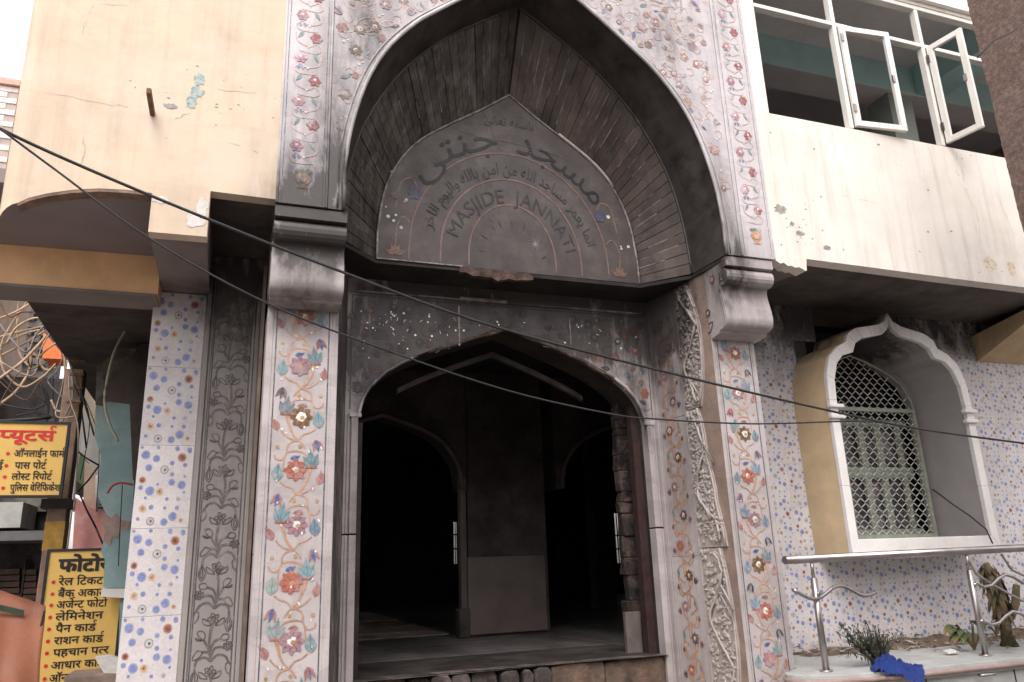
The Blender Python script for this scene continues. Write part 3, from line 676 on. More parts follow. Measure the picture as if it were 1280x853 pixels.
for k in range(70):
    x = q.uniform(1.1, 3.4); z = q.uniform(4.2, 5.8)
    if z > tym[-1][1]-.1 or abs(x-XC) > arch_x(tym, z)-.08: continue
    a0 = q.uniform(0, 3.1); l = q.uniform(.01, .06); ribbon(m, frT, [(x, z), (x+l*math.cos(a0), z+l*math.sin(a0))], q.uniform(.002, .005), .004)
ribbon(m, frT, [(1.75, 5.5), (1.95, 5.46), (2.2, 5.45), (2.6, 5.42), (2.95, 5.33)], .004, .004); ribbon(m, frT, [(2.0, 5.75), (2.08, 5.6), (2.12, 5.47)], .004, .004)
m.build('soot_scratch', SCR, tymp, kind='stuff')

# ------------------------------------------------ soffit under niche
m = MB(); m.prism([(.63, F1+.06, 4.09), (3.93, F1+.06, 4.09), (3.93, YR, 4.09), (3.85, 6.52, 4.09), (.83, 6.52, 4.09), (.63, YR, 4.09)], (0, 0, .035))
# opening front: keep only the part behind the niche mouth
m = MB(); m.prism([(XC-1.27, YT+.0, 4.09), (XC+1.27, YT, 4.09), (XC+1.62, YR+.02, 4.09), (3.93, F1+.08, 4.09), (4.0, 6.55, 4.09), (.6, 6.55, 4.09), (.63, F1+.08, 4.09), (XC-1.62, YR+.02, 4.09)], (0, 0, .035))
soff = m.build('recess_soffit', BLACK, gate)
m = MB(); rb = random.Random(5); pts = []
for k in range(13): pts.append((1.75+k*.058, YT-.012, 4.085+rb.uniform(-.035, .0)-(.03 if 1 < k < 11 else 0)))
m.prism(pts+[(2.44, YT-.012, 4.13), (1.75, YT-.012, 4.13)], (0, .06, 0)); m.build('broken_edge', mat('raw_stone_edge', (.085, .055, .045), .95, .5, 12, 1.0, 40), gate)
m = MB(); m.box((1.02, YT-.014, 4.125), (1.78, YT-.002, 4.137)); m.build('edge_strip', RIM, gate)

# ------------------------------------------------ door wall with pointed arch
DX = 2.33
darch = smoothpts([(1.385, 2.85), (1.345, 3.0), (1.25, 3.15), (1.08, 3.29), (.88, 3.40), (.5, 3.56), (0, 3.74)], 3)
DW = (.84, 3.83)
m = MB()
for s in (-1, 1):
    xd = DW[0] if s < 0 else DW[1]
    for a, b in zip(darch, darch[1:]): m.prism([(DX+s*a[0], Y2, a[1]), (xd, Y2, a[1]), (xd, Y2, b[1]), (DX+s*b[0], Y2, b[1])], (0, .1, 0))
m.box((DW[0], Y2, 3.741), (DW[1], Y2+.1, 4.09))
dsp = m.build('door_spandrel', MARB, gate)
frD = Fr((0, Y2, 0), (1, 0, 0), (0, 0, 1), (0, -1, 0))
m = MB(); m.col = (.12, .09, .08)
for z_ in (3.93,): ribbon(m, frD, [(DW[0]+.04, z_), (DW[1]-.04, z_)], .012, .003)
ribbon(m, frD, [(DW[0]+.04, 2.9), (DW[0]+.04, 3.93)], .01, .003); ribbon(m, frD, [(DW[1]-.04, 2.9), (DW[1]-.04, 3.93)], .01, .003)
m.build('border_line', INLAY, dsp)
m = MB(); m.box((DW[0]+.02, Y2-.02, 3.955), (DW[1]-.02, Y2, 3.972)); m.build('cornice_strip', mat('cornice_marble', (.3, .27, .26), .5, .4, 6, .1, 20, soot=.5), gate)
m = MB(); m.box((1.86, Y2-.03, 3.955), (2.32, Y2-.021, 3.985)); m.build('loose_marble_strip', RIM, gate)
rd = random.Random(21); placed = []
for i in range(3000):
    x = rd.uniform(DW[0]+.08, DW[1]-.08); z = rd.uniform(3.0, 3.88); d = abs(x-DX); ax = arch_x(darch, z)
    if z < 3.74 and d < ax+.07: continue
    if any(math.hypot(x-a, z-b) < .105 for a, b in placed): continue
    placed.append((x, z)); m = MB(); t = rd.random(); r_ = rd.uniform(.035, .065)
    if t < .45:
        flower(m, frD, x, z, r_, rd.choice([C_BLK, C_PUR, C_RED, (.1, .1, .1)]), rd.choice([6, 8]), rd.random(), centre=rd.random() < .5); nm = 'flower_inlay'
    elif t < .7: leaf(m, frD, x, z, r_*1.9, r_, rd.uniform(0, 6.3), rd.choice([C_TEAL, C_LINE, C_BLK])); nm = 'leaf_inlay'
    else: tulip(m, frD, x, z, r_*1.6, rd.uniform(0, 6.3), C_RED, C_ORG); nm = 'bud_inlay'
    m.col = (.33, .27, .24); a0 = rd.uniform(0, 6.3)
    ribbon(m, frD, [(x+r_*1.3*math.cos(a0+q*.7), z+r_*1.3*math.sin(a0+q*.7)) for q in range(5)], .008, .0015)
    m.build(nm, INLAY, dsp)
mw = mat('white_shell', (.75, .73, .70), .4, .1, 20, 0, 20)
m = MB()
for k in range(75):
    x = rd.choice([rd.uniform(.95, 1.9), rd.uniform(.95, 3.7)]); z = 3.80-abs(rd.gauss(0, .17))
    if z < 3.74 and abs(x-DX) < arch_x(darch, z)+.04: continue
    if rd.random() < .5: m.poly([frD(a, b, .006) for a, b in circ(x, z, rd.uniform(.003, .012), 5)])
    else: a0 = rd.uniform(0, 3.1); l = rd.uniform(.01, .035); ribbon(m, frD, [(x, z), (x+l*math.cos(a0), z+l*math.sin(a0))], .005, .006)
m.build('shell_inlay', mw, dsp, kind='stuff')
m = MB(); m.box((1.845, Y2-.008, 3.52), (1.86, Y2-.001, 3.9)); m.box((2.96, Y2-.008, 3.6), (2.972, Y2-.001, 3.86)); m.build('panel_joint', RIM, dsp)
# broken white arch lip
for s in (-1, 1):
    m = MB(); P = [(DX+s*(x-.004), Y2-.012+rb.uniform(-.003, .003), z-.006+rb.uniform(-.006, .006)) for x, z in darch if z < (3.44 if s < 0 else 3.3)]
    m.tube(P, .016, 6); m.build('arch_lip', GRIM, gate)
    m = MB(); P = [(DX+s*(x-.0), Y2+.01+rb.uniform(-.004, .004), z-.012+rb.uniform(-.012, .012)) for x, z in darch if z > (3.4 if s < 0 else 3.26)]
    m.tube(P, [rb.uniform(.012, .03) for _ in P], 5); m.build('broken_lip', ROUGHB, gate)
# jamb frames
for s in (-1, 1):
    xo = DX+s*1.385; xw = DW[0] if s < 0 else DW[1]
    for (z0, z1) in ((.4, 1.86), (1.872, 2.85)):
        m = MB(); m.box((xo, Y2, z0), (xw, Y2+.1, z1)); m.build('jamb_slab', MARB, gate, bevel=.004)
        m = MB(); m.box((xo-s*.005, Y2-.028, z0), (xo+s*.055, Y2-.001, z1)); m.box((xo+s*.062, Y2-.014, z0), (xo+s*.085, Y2-.001, z1)); m.build('jamb_moulding', MARB, gate, bevel=.008)
    m = MB(); m.box((xo-s*.03, Y2-.035, 2.83), (xo+s*.07, Y2+.01, 2.865)); m.build('spring_block', GRIM, gate, bevel=.004)
# door reveal (thickness of wall), burnt
Yb = 6.98
m = MB()
for s in (-1, 1):
    pr = [(1.385, .6), (1.385, 2.85)]+[p for p in darch[1:]]
    for a, b in zip(pr, pr[1:]): m.prism([(DX+s*a[0], Y2+.1, a[1]), (DX+s*(a[0]), Yb, a[1]), (DX+s*b[0], Yb, b[1]), (DX+s*b[0], Y2+.1, b[1])], (s*.05, 0, .03))
m.build('door_reveal', BURNT, gate)
m = MB(); m.box((DX+1.30, Y2+.14, .7), (DX+1.384, Y2+.24, 3.05)); m.build('burnt_door_post', mat('charred_wood', (.035, .016, .015), .8, .4, 8, .5, 30, c2=(.03, .02, .02)), gate, bevel=.005)
m = MB(); m.box((DX-1.384, Y2+.06, .7), (DX-1.33, Y2+.16, 2.8)); m.build('burnt_door_post', BURNT, gate, bevel=.005)
# ragged broken inner jamb masonry
z = .9; rj = random.Random(9); CHARST = mat('charred_masonry', (.022, .017, .016), .95, .5, 9, 1.0, 30, c2=(.075, .052, .044))
while z < 3.1:
    h = rj.uniform(.06, .26); d = rj.uniform(.0, .035)
    m = MB(); m.box((DX+1.275-d, Yb-.10, z), (DX+1.40, Yb+.02, z+h)); m.v = [(a+rj.uniform(-.012, .012), b+rj.uniform(-.02, .02), c) for a, b, c in m.v]; m.build('jamb_stone', CHARST, gate, bevel=.012)
    z += h
m = MB(); m.box((DX+1.17, Yb-.18, .72), (DX+1.33, Yb-.125, 1.12)); m.build('marble_block', mat('dull_block', (.13, .108, .10), .7, .2, 6, .2, 30), gate, bevel=.006)
# inner chevron of the second arch
m = MB(); ch = [(DX+(x*.93), z-.12) for x, z in darch if z > 3.30]
P = [(2*DX-x, z) for x, z in ch][:-1] + [(x, z) for x, z in ch[::-1]]
for a, b in zip(P, P[1:]): m.prism([(a[0], Yb, a[1]), (b[0], Yb, b[1]), (b[0], Yb, b[1]-.05), (a[0], Yb, a[1]-.05)], (0, .05, 0))
m.build('inner_arch_rib', mat('ashy_rib', (.07, .058, .053), .8, .3, 6, .3, 20), gate)

# splayed sides: right one is faced with bands, left one is burnt
A = Vector((3.83, Y2, 0)); B = Vector((3.93, F0, 0)); L_ = (B-A).length
frP = Fr(A, (B-A), (0, 0, 1), ((B-A).cross(Vector((0, 0, 1)))*-1))
if frP.n.x > 0: frP.n = -frP.n
m = MB(); m.prism([A+Vector((.0, 0, .3)), B+Vector((0, 0, .3)), B+Vector((.06, 0, .3)), A+Vector((.06, .0, .3))], (0, 0, 3.79)); m.build('splay_core', MORTAR, gate)
def strip(a0, a1, z0, z1, th, name, mt, par=gate, bev=.003):
    m = MB(); m.prism([frP(a0, z0, 0), frP(a1, z0, 0), frP(a1, z0, th), frP(a0, z0, th)], (0, 0, z1-z0)); return m.build(name, mt, par, bevel=bev)
strip(.0, .05, .3, 4.08, .022, 'edge_moulding', MARB); strip(.056, .07, .3, 4.08, .012, 'edge_moulding', MARB)
for z0, z1 in ((.3, 1.6), (1.603, 2.85), (2.853, 4.08)): pb = strip(.072, .455, z0, z1, .012, 'inlay_panel', MARB); 
strip(.46, .485, .3, 4.08, .02, 'edge_moulding', MARB)
frQ = Fr(frP(.085, 0, .0135), frP.u, (0, 0, 1), frP.n)
W = .345; z = .65; k = 0
while z < 4.0:
    s = 1 if k % 2 else -1; cx = W/2+s*W*.13; q = lambda a, b: (W/2+s*a*W, z+b*W)
    m = MB(); flower(m, frQ, cx, z, W*.16, [C_RED, C_PUR, C_MAU, C_BRN][k % 4], 8, rd.random(), h=.001); m.build('flower_inlay', INLAY, pb)
    m = MB(); m.col = C_ORG
    for a, b, c in ((.3, .05, .2), (-.35, -.1, .1), (.1, -.5, .1)): ribbon(m, frQ, [q(-.05, -.42), q(a*.6, -.3+b), q(a, -.1+c)], .015, .0006)
    ribbon(m, frQ, [q(-.05, -.42), q(.25, -.55), q(.3, -.8), q(.05, -.95)], .017, .0006); ribbon(m, frQ, [q(-.05, -.42), q(-.2, -.5), q(-.32, -.42), q(-.3, -.3)], .012, .0006)
    leaf(m, frQ, *q(-.28, -.02), W*.22, W*.13, R(100), C_TEAL, .0012); tulip(m, frQ, *q(.33, -.2), W*.2, R(60) if s > 0 else R(120), C_PNK if k % 3 else C_BLK, C_PUR, .0012); leaf(m, frQ, *q(-.36, -.35), W*.16, W*.1, R(80), C_BRN, .0012)
    m.col = C_WHT; ribbon(m, frQ, [q(-.32, -.2), q(-.25, -.15)], .008, .002)
    m.build('leaf_inlay', INLAY, pb, kind='stuff')
    z += .262; k += 1
# carved relief: vine over a slab whose outer edge has fallen away in steps
REL = mat('carved_marble', (.42, .375, .355), .6, .1, 10, .15, 60, soot=.9, stain=((.38, .32, .28), .4))
segs = [(.45, 1.66, .76, .84), (1.67, 2.88, .66, .84), (2.89, 4.08, .66, .80)]
for si, (z0, z1, ea, eb) in enumerate(segs):
    n = 10; edge = []
    for k in range(n+1):
        t = k/n; edge.append((ea+(eb-ea)*(math.sin(t*math.pi*.9+.3) if si != 1 else 1-t)+rj.uniform(-.008, .008), z0+(z1-z0)*t))
    edge = [(min(a, .84), z) for a, z in edge]
    m = MB()
    for (a, za), (b, zb) in zip(edge, edge[1:]):
        m.prism([frP(.487, za, .012), frP(a, za, .012), frP(b, zb, .012), frP(.487, zb, .012)], frP.n*-.012)
    slab = m.build('relief_slab', REL, gate)
    m = MB(); pts = []
    ns = 40
    for k in range(ns+1):
        t = k/ns; zz = z0+.04+(z1-z0-.08)*t; wdt = (edge[int(t*n)][0]-.50); pts.append(frP(.50+wdt*.5+wdt*.34*math.sin(t*9+si), zz, .03+.01*math.sin(t*25)))
    m.tube(pts, .013, 5); m.tube([frP(a-.015, z, .02) for a, z in edge], .011, 5)
    for k in range(3):
        c0 = rj.randrange(4, ns-4); p = pts[c0]; m.tube([p, p+frP.u*.07+Vector((0, 0, -.08))+frP.n*.01, p+frP.u*.13+Vector((0, 0, -.2))], .009, 5)
    for k in range(int(260*(z1-z0)/1.2)):
        zz = rj.uniform(z0+.02, z1-.02); e = edge[min(n, int((zz-z0)/(z1-z0)*n))][0]; a = rj.uniform(.50, e-.02)
        c = frP(a, zz, .018); an = rj.uniform(0, 6.3); l = rj.uniform(.016, .036)
        d1 = frP.u*math.cos(an)+frP.v*math.sin(an); d2 = frP.u*-math.sin(an)+frP.v*math.cos(an)
        base = [m.vert(c+d1*l*math.cos(t)+d2*l*.5*math.sin(t)) for t in [q*math.pi/3 for q in range(6)]]; top = m.vert(c+frP.n*rj.uniform(.012, .028))
        sm = m.smooth; m.smooth = True
        for q in range(6): m.face((base[q], base[(q+1) % 6], top))
        m.smooth = sm
    m.build('carved_relief', REL, slab, kind='stuff')
# left splay
m = MB(); m.prism([(.632, F0+.01, .3), (.84, Y2+.01, .3), (.74, Y2+.01, .3), (.60, F0+.01, .3)], (0, 0, 3.79)); m.build('burnt_splay', mat('scorched_side', (.17, .15, .145), .8, .5, 6, .6, 25, c2=(.07, .06, .058), soot=1, stretch=(1, 1, .6)), gate)

# ------------------------------------------------ threshold
th = MB()
m = MB(); m.box((.9, 6.56, .3), (3.75, 7.6, .765)); m.build('threshold_core', BURNT, gate)
x = .95; rt = random.Random(4); TST = mat('tan_stone', (.14, .10, .075), .9, .4, 5, .9, 30, c2=(.06, .048, .043)); DST = mat('dark_stone', (.05, .042, .04), .9, .5, 6, .9, 30, c2=(.12, .095, .09))
while x < 3.7:
    big = x > 2.55; wdt = rt.uniform(.5, .8) if big else rt.uniform(.1, .3)
    m = MB(); z1_ = .757+rt.uniform(-.012, .004); y0 = 6.47+rt.uniform(-.03, .03); x1 = min(x+wdt, 3.72)
    P = [(x, z1_-.02), (x+wdt*.3, z1_), (x1-.03, z1_-.004), (x1-.006, z1_-.05), (x1-.012, .45), (x+.008, .45)]
    P = [(a_+rt.uniform(-.01, .01), b_) for a_, b_ in P]; m.prism([(a_, y0+rt.uniform(0, .03), b_) for a_, b_ in P], (0, .16, 0)); m.build('threshold_stone', TST if big else DST, gate, bevel=.014)
    x = x1 if x1 >= 3.72 else x+wdt
m = MB(); m.box((.95, 6.47, .757), (3.72, 6.62, .766)); m.v = [(a_, b_+rt.uniform(-.02, .02), c_) for a_, b_, c_ in m.v]; m.build('threshold_lip', DST, gate)
m = MB(); m.box((.2, 5.5, .0), (3.9, 6.46, .42)); m.build('door_step', MORTAR, gate, bevel=.02)

# ------------------------------------------------ interior of prayer hall
hall = thing('burnt_prayer_hall', 'black smoke stained hall interior seen through the doorway', 'room', (3, 12, .75))
m = MB(); m.box((-.6, 7.6, .5), (12, 18.5, .768)); o = m.build('interior_floor', mat('ash_floor', (.11, .10, .10), .4, .4, 2.0, .2, 15, c2=(.06, .055, .055), stretch=(1, .4, 1)))
setp(o)
for nm, a, b in (('hall_ceiling', (-.6, 6.99, 3.98), (12, 18.5, 4.05)), ('hall_wall', (-.7, 6.99, .5), (-.6, 10.5, 4)), ('hall_wall', (-.7, 10.5, .5), (-.6, 18.5, 1.9)), ('hall_wall', (-.7, 10.5, 3.3), (-.6, 18.5, 4)), ('hall_wall', (-.7, 12.0, 1.9), (-.6, 14.0, 3.3)), ('hall_wall', (-.7, 15.5, 1.9), (-.6, 18.5, 3.3)), ('hall_wall', (12, 6.99, .5), (12.1, 18.5, 4)),
                 ('hall_wall', (-.6, 6.99, .5), (.95, 7.1, 4)), ('hall_wall', (3.74, 6.99, .5), (12, 7.1, 4)), ('hall_wall', (-.6, 6.985, 3.8), (12, 7.1, 4.0))):
    m = MB(); m.box(a, b); m.build(nm, BLACK, hall)
m = MB(); slits = [(5.03, 5.12, 1.62, 2.6), (9.35, 9.5, 1.5, 2.75)]; xs = -.6
for a, b, c, d in slits: m.box((xs, 18.4, .5), (a, 18.5, 4)); m.box((a, 18.4, .5), (b, 18.5, c)); m.box((a, 18.4, d), (b, 18.5, 4)); xs = b
m.box((xs, 18.4, .5), (12, 18.5, 4)); m.build('hall_wall', BLACK, hall)
for a, b, c, d in slits:
    m = MB(); 
    for zz in (c+.33, c+.66): m.box((a, 18.42, zz), (b, 18.45, zz+.04))
    m.box(((a+b)/2-.01, 18.42, c), ((a+b)/2+.01, 18.45, d)); m.build('window_bar', BLACK, hall)
cy = thing('slit_backdrop', 'pale wall added behind the slit windows to dim the sky seen through them', 'wall', (8, 20.5, 0))
m = MB(); m.box((1, 20.5, 0), (16, 20.8, 4)); m.build('backdrop_face', PALEW, cy)  # added backdrop, tones down the bright sky behind the slits
ASH = mat('ashy_column', (.055, .046, .043), .8, .3, 2, .3, 12, c2=(.022, .019, .018))
col1 = MB(); col1.box((2.72, 9.3, .768), (3.75, 9.75, 3.98)); pcol = col1.build('hall_pillar', ASH, hall)
m = MB(); m.box((2.70, 9.26, .80), (3.70, 9.299, 1.68)); m.build('marble_slab', mat('smoked_slab', (.115, .092, .085), .45, .2, 2, .1, 20, stain=((.06, .05, .045), .6)), pcol, bevel=.004)
m = MB(); m.box((2.62, 9.28, .768), (2.70, 9.4, 2.65)); m.build('pillar_moulding', mat('smoked_edge', (.10, .08, .075), .6, .2, 5, .1, 20), pcol, bevel=.01)
m = MB(); m.box((2.58, 9.24, .768), (2.72, 9.42, 1.1)); m.build('pillar_base', ASH, pcol, bevel=.02)
for cx in (1.65, 5.0):
    m = MB(); ia = smoothpts([(1.0, 2.5), (.95, 2.8), (.75, 3.08), (.45, 3.25), (0, 3.40)], 3)
    for s in (-1, 1):
        for a, b in zip(ia, ia[1:]): m.prism([(cx+s*a[0], 9.3, a[1]), (cx+s*1.08, 9.3, a[1]), (cx+s*1.08, 9.3, b[1]), (cx+s*b[0], 9.3, b[1])], (0, .4, 0))
    m.box((cx-1.08, 9.3, 3.401), (cx+1.08, 9.7, 3.98)); m.build('arcade_arch', ASH, hall)
    m = MB(); m.tube([(cx-x, 9.28, z) for x, z in ia]+[(cx+x, 9.28, z) for x, z in ia[::-1][1:]], .035, 6); m.build('arch_rib', mat('smoked_rib', (.10, .085, .08), .6, .3, 5, .1, 20), hall)
LITFLOOR = mat('floor_light_paint', (.26, .21, .18), .9, .4, 3, .2, 20, c2=(.12, .10, .09), stretch=(1, .5, 1))  # paler floor strips: side-window light put into the colour
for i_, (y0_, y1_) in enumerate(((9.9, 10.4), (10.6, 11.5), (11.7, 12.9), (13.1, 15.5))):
    m = MB(); m.box((.2, y0_, .769), (2.62, y1_, .782)); tag(m.build('painted_light_strip', LITFLOOR), ['painted light strip nearest the doorway on the hall floor', 'second painted light strip on the hall floor, behind the nearest one', 'third painted light strip deeper on the hall floor', 'farthest painted light strip, at the back of the hall floor'][i_], 'mat', 'painted light on the hall floor')
for x in (1.3, 6.2, 7.2):
    m = MB(); m.box((x, 13, .768), (x+.35, 13.35, 3.98)); m.build('hall_pillar', ASH, hall)

# =================================================================== LEFT WING
lw = thing('left_wing', 'peach plastered upper storey with shallow arch, left of the marble gateway', 'building', (-.7, F1, 0))
bot = [(-1.42, 3.92), (-1.40, 3.935), (-1.36, 3.965), (-1.26, 4.01), (-1.12, 4.055), (-.97, 4.085), (-.80, 4.098), (-.65, 4.095), (-.65, 3.81), (-.285, 3.815), (-.285, 4.16), (.155, 4.155)]
m = MB(); m.prism([(a_, F1+.004, b_) for a_, b_ in bot]+[(.155, F1+.004, TOPZ), (-1.42, F1+.004, TOPZ)], (0, .11, 0))
# rounded left corner
wallf = m.build('plaster_wall', CREAML, lw)
m = MB(); m.smooth = True
for k in range(6):
    a0, a1 = R(15*k), R(15*(k+1)); r_ = .12
    P = [(-1.42-.0-r_*math.sin(a), F1+.004+r_*(1-math.cos(a))) for a in (a0, a1)]
    zb, zc = (3.92-.16*(q_/6)**1.4 for q_ in (k, k+1)); m.poly([(P[0][0], P[0][1], zb), (P[1][0], P[1][1], zc), (P[1][0], P[1][1], TOPZ), (P[0][0], P[0][1], TOPZ)])
m.poly([(-1.54, F1+.124, 4.2), (-1.54, 12, 4.2), (-1.54, 12, TOPZ), (-1.54, F1+.124, TOPZ)]); m.build('corner_wall', CREAML, lw)
m = MB()
for a, b in zip(bot[:8], bot[1:8]): m.prism([(a[0], F1+.006, a[1]-.022), (b[0], F1+.006, b[1]-.022), (b[0], F1+.006, b[1]+.0), (a[0], F1+.006, a[1]+.0)], (0, .10, 0))
m.build('arch_edge', BROWNE, lw)
m = MB(); m.box((-.648, F1+.115, 3.812), (-.29, YB+.05, 4.15)); m.build('beam', SOFF, lw)
m = MB(); m.prism([(-2.6, F1+.12, 4.105), (-.652, F1+.12, 4.105), (-.652, 6.188, 4.005), (-2.6, 6.188, 3.985)], (0, 0, .1)); m.build('arch_soffit', SOFFP, lw)
m = MB(); m.box((-.29, F1+.115, 4.162), (.14, 6.6, 4.2)); m.box((.14, F1+.115, 4.13), (.63, 6.6, 4.2)); m.build('side_soffit', mat('sooted_soffit', (.06, .05, .045), .8, .3, 3, .3, 20, c2=(.09, .075, .065)), lw)
m = MB(); m.box((-2.6, 6.19, 3.69), (-.655, 6.50, 4.119)); m.build('orange_beam', ORANGE, lw)
m = MB(); m.box((-2.6, 6.17, 3.668), (-.66, 6.52, 3.689)); m.build('beam_underside', SOFF, lw)
m = MB(); m.prism([(-1.62, 6.51, 3.70), (-.6, 6.51, 3.70), (-.6, 10.6, 3.70), (-1.70, 10.6, 3.70)], (0, 0, .4)); m.build('porch_ceiling', DARKC, lw)
m = MB(); m.box((-1.45, F1+.13, 4.21), (.6, 12, TOPZ)); m.build('wall_mass', HOUSEM, lw)
# peeled marks and iron stub
def patch(cx, cz, rx, rz, Y, mt, par, name='peeled_patch', sd=0, n=26):
    q = random.Random(sd); P = []
    for k in range(n): t = 2*math.pi*k/n; f = (q.uniform(.6, 1.1) if k % 2 else f*.5+q.uniform(.25, .6)) if k else 1; P.append((cx+rx*f*math.cos(t), Y, cz+rz*f*math.sin(t)))
    m = MB(); c = m.vert((cx, Y, cz)); I = [m.vert(p) for p in P]
    for k in range(n): m.face((c, I[k], I[(k+1) % n]))
    m.build(name, mt, par)
patch(-.42, 5.03, .04, .06, F1+.001, PATCHT, lw, sd=1); patch(-.43, 4.92, .05, .06, F1+.001, PATCHT, lw, sd=2); patch(-.46, 4.83, .04, .06, F1+.001, PATCHT, lw, sd=12)
patch(-.59, 4.78, .05, .025, F1+.001, PATCH, lw, sd=3); patch(-.37, 3.93, .07, .06, F1+.001, PATCHW, lw, sd=4); patch(-.60, 4.05, .06, .03, F1+.001, PATCHW, lw, sd=5); patch(-.33, 4.03, .04, .09, F1+.001, PATCHW, lw, sd=6)
CRACK = mat('hairline_crack', (.33, .25, .20), .9, .2, 20, 0, 20)
def crack(par, pts, Y, wd=.004, sd=0, mt=CRACK):
    q = random.Random(sd); P = []
    for a, b in zip(pts, pts[1:]):
        for k in range(6): t = k/6; P.append((a[0]+(b[0]-a[0])*t+q.uniform(-.008, .008), a[1]+(b[1]-a[1])*t+q.uniform(-.008, .008)))
    m = MB()
    for k in range(len(P)-1):
        if q.random() < .22: continue
        w_ = wd*q.uniform(.4, 1.1); ribbon(m, Fr((0, Y, 0), (1, 0, 0), (0, 0, 1), (0, -1, 0)), [P[k], P[k+1]], w_, .0012, 1)
    m.build('crack', mt, par, kind='stuff')
crack(lw, [(-1.45, 4.75), (-.95, 4.72), (-.8, 4.73)], F1+.004, .003, 1); crack(lw, [(-.3, 4.97), (.1, 5.0)], F1+.004, .003, 2); crack(lw, [(-.55, 4.68), (-.45, 4.76)], F1+.004, .004, 3)
crack(lw, [(-1.1, 4.45), (-1.08, 4.3), (-1.12, 4.2)], F1+.004, .003, 4); crack(lw, [(-.2, 4.55), (.05, 4.5)], F1+.004, .0025, 5); crack(lw, [(-1.2, 5.2), (-1.15, 5.5), (-.9, 5.55)], F1+.004, .002, 6)
for i in range(26):
    q = random.Random(100+i); patch(-.45+q.gauss(0, .28), 4.9+q.gauss(0, .18), q.uniform(.004, .014), q.uniform(.003, .01), F1+.0025, PATCHT if i % 3 == 0 else (PATCH if i % 3 == 1 else PATCHW), lw, 'paint_chip', 200+i, 7)
m = MB(); m.box((-.715, F1-.28, 4.68), (-.685, F1+.02, 4.72)); o = m.build('iron_stub', RUST, bevel=.003); tag(o, 'rusty iron stub sticking out of the peach wall', 'iron bar'); 
# etched grey panel between dotted pier and inlaid pier
m = MB(); m.box((-.312, YB-.001, .2), (.15, YB+.1, 4.155)); gp = m.build('etched_panel', GREYM, lw)
m = MB(); m.box((-.30, YB-.028, .2), (-.268, YB-.002, 3.95)); m.box((-.262, YB-.014, .2), (-.245, YB-.002, 3.95)); m.box((.085, YB-.028, .2), (.115, YB-.002, 3.95)); m.box((.062, YB-.014, .2), (.079, YB-.002, 3.95)); m.build('panel_moulding', GREYM, lw, bevel=.005)
m = MB(); m.box((.115, YB-.4, .2), (.139, YB, 3.95)); m.build('pier_return', mat('brown_return', (.16, .12, .10), .8, .3, 5, .3, 20, soot=.6), lw)
frG = Fr((-.235, YB-.001, 0), (1, 0, 0), (0, 0, 1), (0, -1, 0)); GW = .29
lm = MB(); line_pair(lm, frG, (.004, GW-.004), .2, 3.93, .007); lm.build('border_line', INLAY, gp)
z = .62; k = 0; c1 = (.10, .09, .088); c2_ = (.165, .15, .145)
def outl(m, pts, wd=.0065): ribbon(m, frG, list(pts)+[pts[0]], wd, .0034, 2)
while z < 3.9:
    f = 1 if k % 2 else -1; s = 1/1.25*.95
    Q = lambda u, v: (GW/2+f*u*GW*1.02, z+v*GW*1.02)
    m = MB(); m.col = c2_
    for pts in ([Q(0, 0), Q(-.06, .35), Q(-.05, .7), Q(.03, 1.05)], [Q(0, 0), Q(-.15, .10), Q(-.33, .02), Q(-.36, -.2)], [Q(0, 0), Q(.15, .14), Q(.33, .1), Q(.42, -.05)], [Q(0, .1), Q(-.08, .22), Q(-.22, .22)], [Q(0, .12), Q(.08, .3), Q(.28, .32)], [Q(-.03, .25), Q(.05, .45), Q(.2, .52)], [Q(-.03, .22), Q(-.12, .38), Q(-.2, .52)]):
        ribbon(m, frG, pts, .017, .002, 3)
    m.build('stem_etching', INLAY, gp, kind='stuff')
    m = MB(); m.col = c1
    for cx, cy, r_, n_ in ((.0, -.24, .15, 5), (.0, -.24, .07, 5), (.38, .34, .12, 7), (.38, .34, .05, 5)):
        P = []
        for q in range(n_*3): t = 2*math.pi*q/(n_*3)+k; rr = r_*(.78+.24*math.cos(n_*t)); P.append(Q(cx+rr*math.cos(t), cy+rr*math.sin(t)))
        outl(m, P)
    for q in (-1, 1): outl(m, [Q(q*.05, -.4), Q(q*.22, -.36), Q(q*.26, -.22), Q(q*.12, -.3)])
    m.build('flower_etching', INLAY, gp, kind='stuff')
    m = MB(); m.col = c1
    outl(m, [Q(-.36, -.18), Q(-.27, -.34), Q(-.3, -.48), Q(-.36, -.56), Q(-.43, -.44), Q(-.42, -.3)]); outl(m, [Q(-.36, -.18), Q(-.33, -.4), Q(-.36, -.5), Q(-.4, -.4)])
    outl(m, [Q(.42, -.04), Q(.48, -.15), Q(.44, -.32), Q(.36, -.2), Q(.36, -.08)]); outl(m, [Q(-.2, .22), Q(-.32, .27), Q(-.42, .12), Q(-.4, .04), Q(-.26, .12)])
    outl(m, [Q(.2, .52), Q(.25, .62), Q(.38, .6), Q(.38, .5), Q(.26, .48)]); outl(m, [Q(-.2, .5), Q(-.3, .58), Q(-.36, .7), Q(-.24, .72), Q(-.16, .62)]); outl(m, [Q(-.24, .5), Q(-.4, .56), Q(-.34, .5)])
    m.build('bud_etching', INLAY, gp, kind='stuff')
    z += .365; k += 1

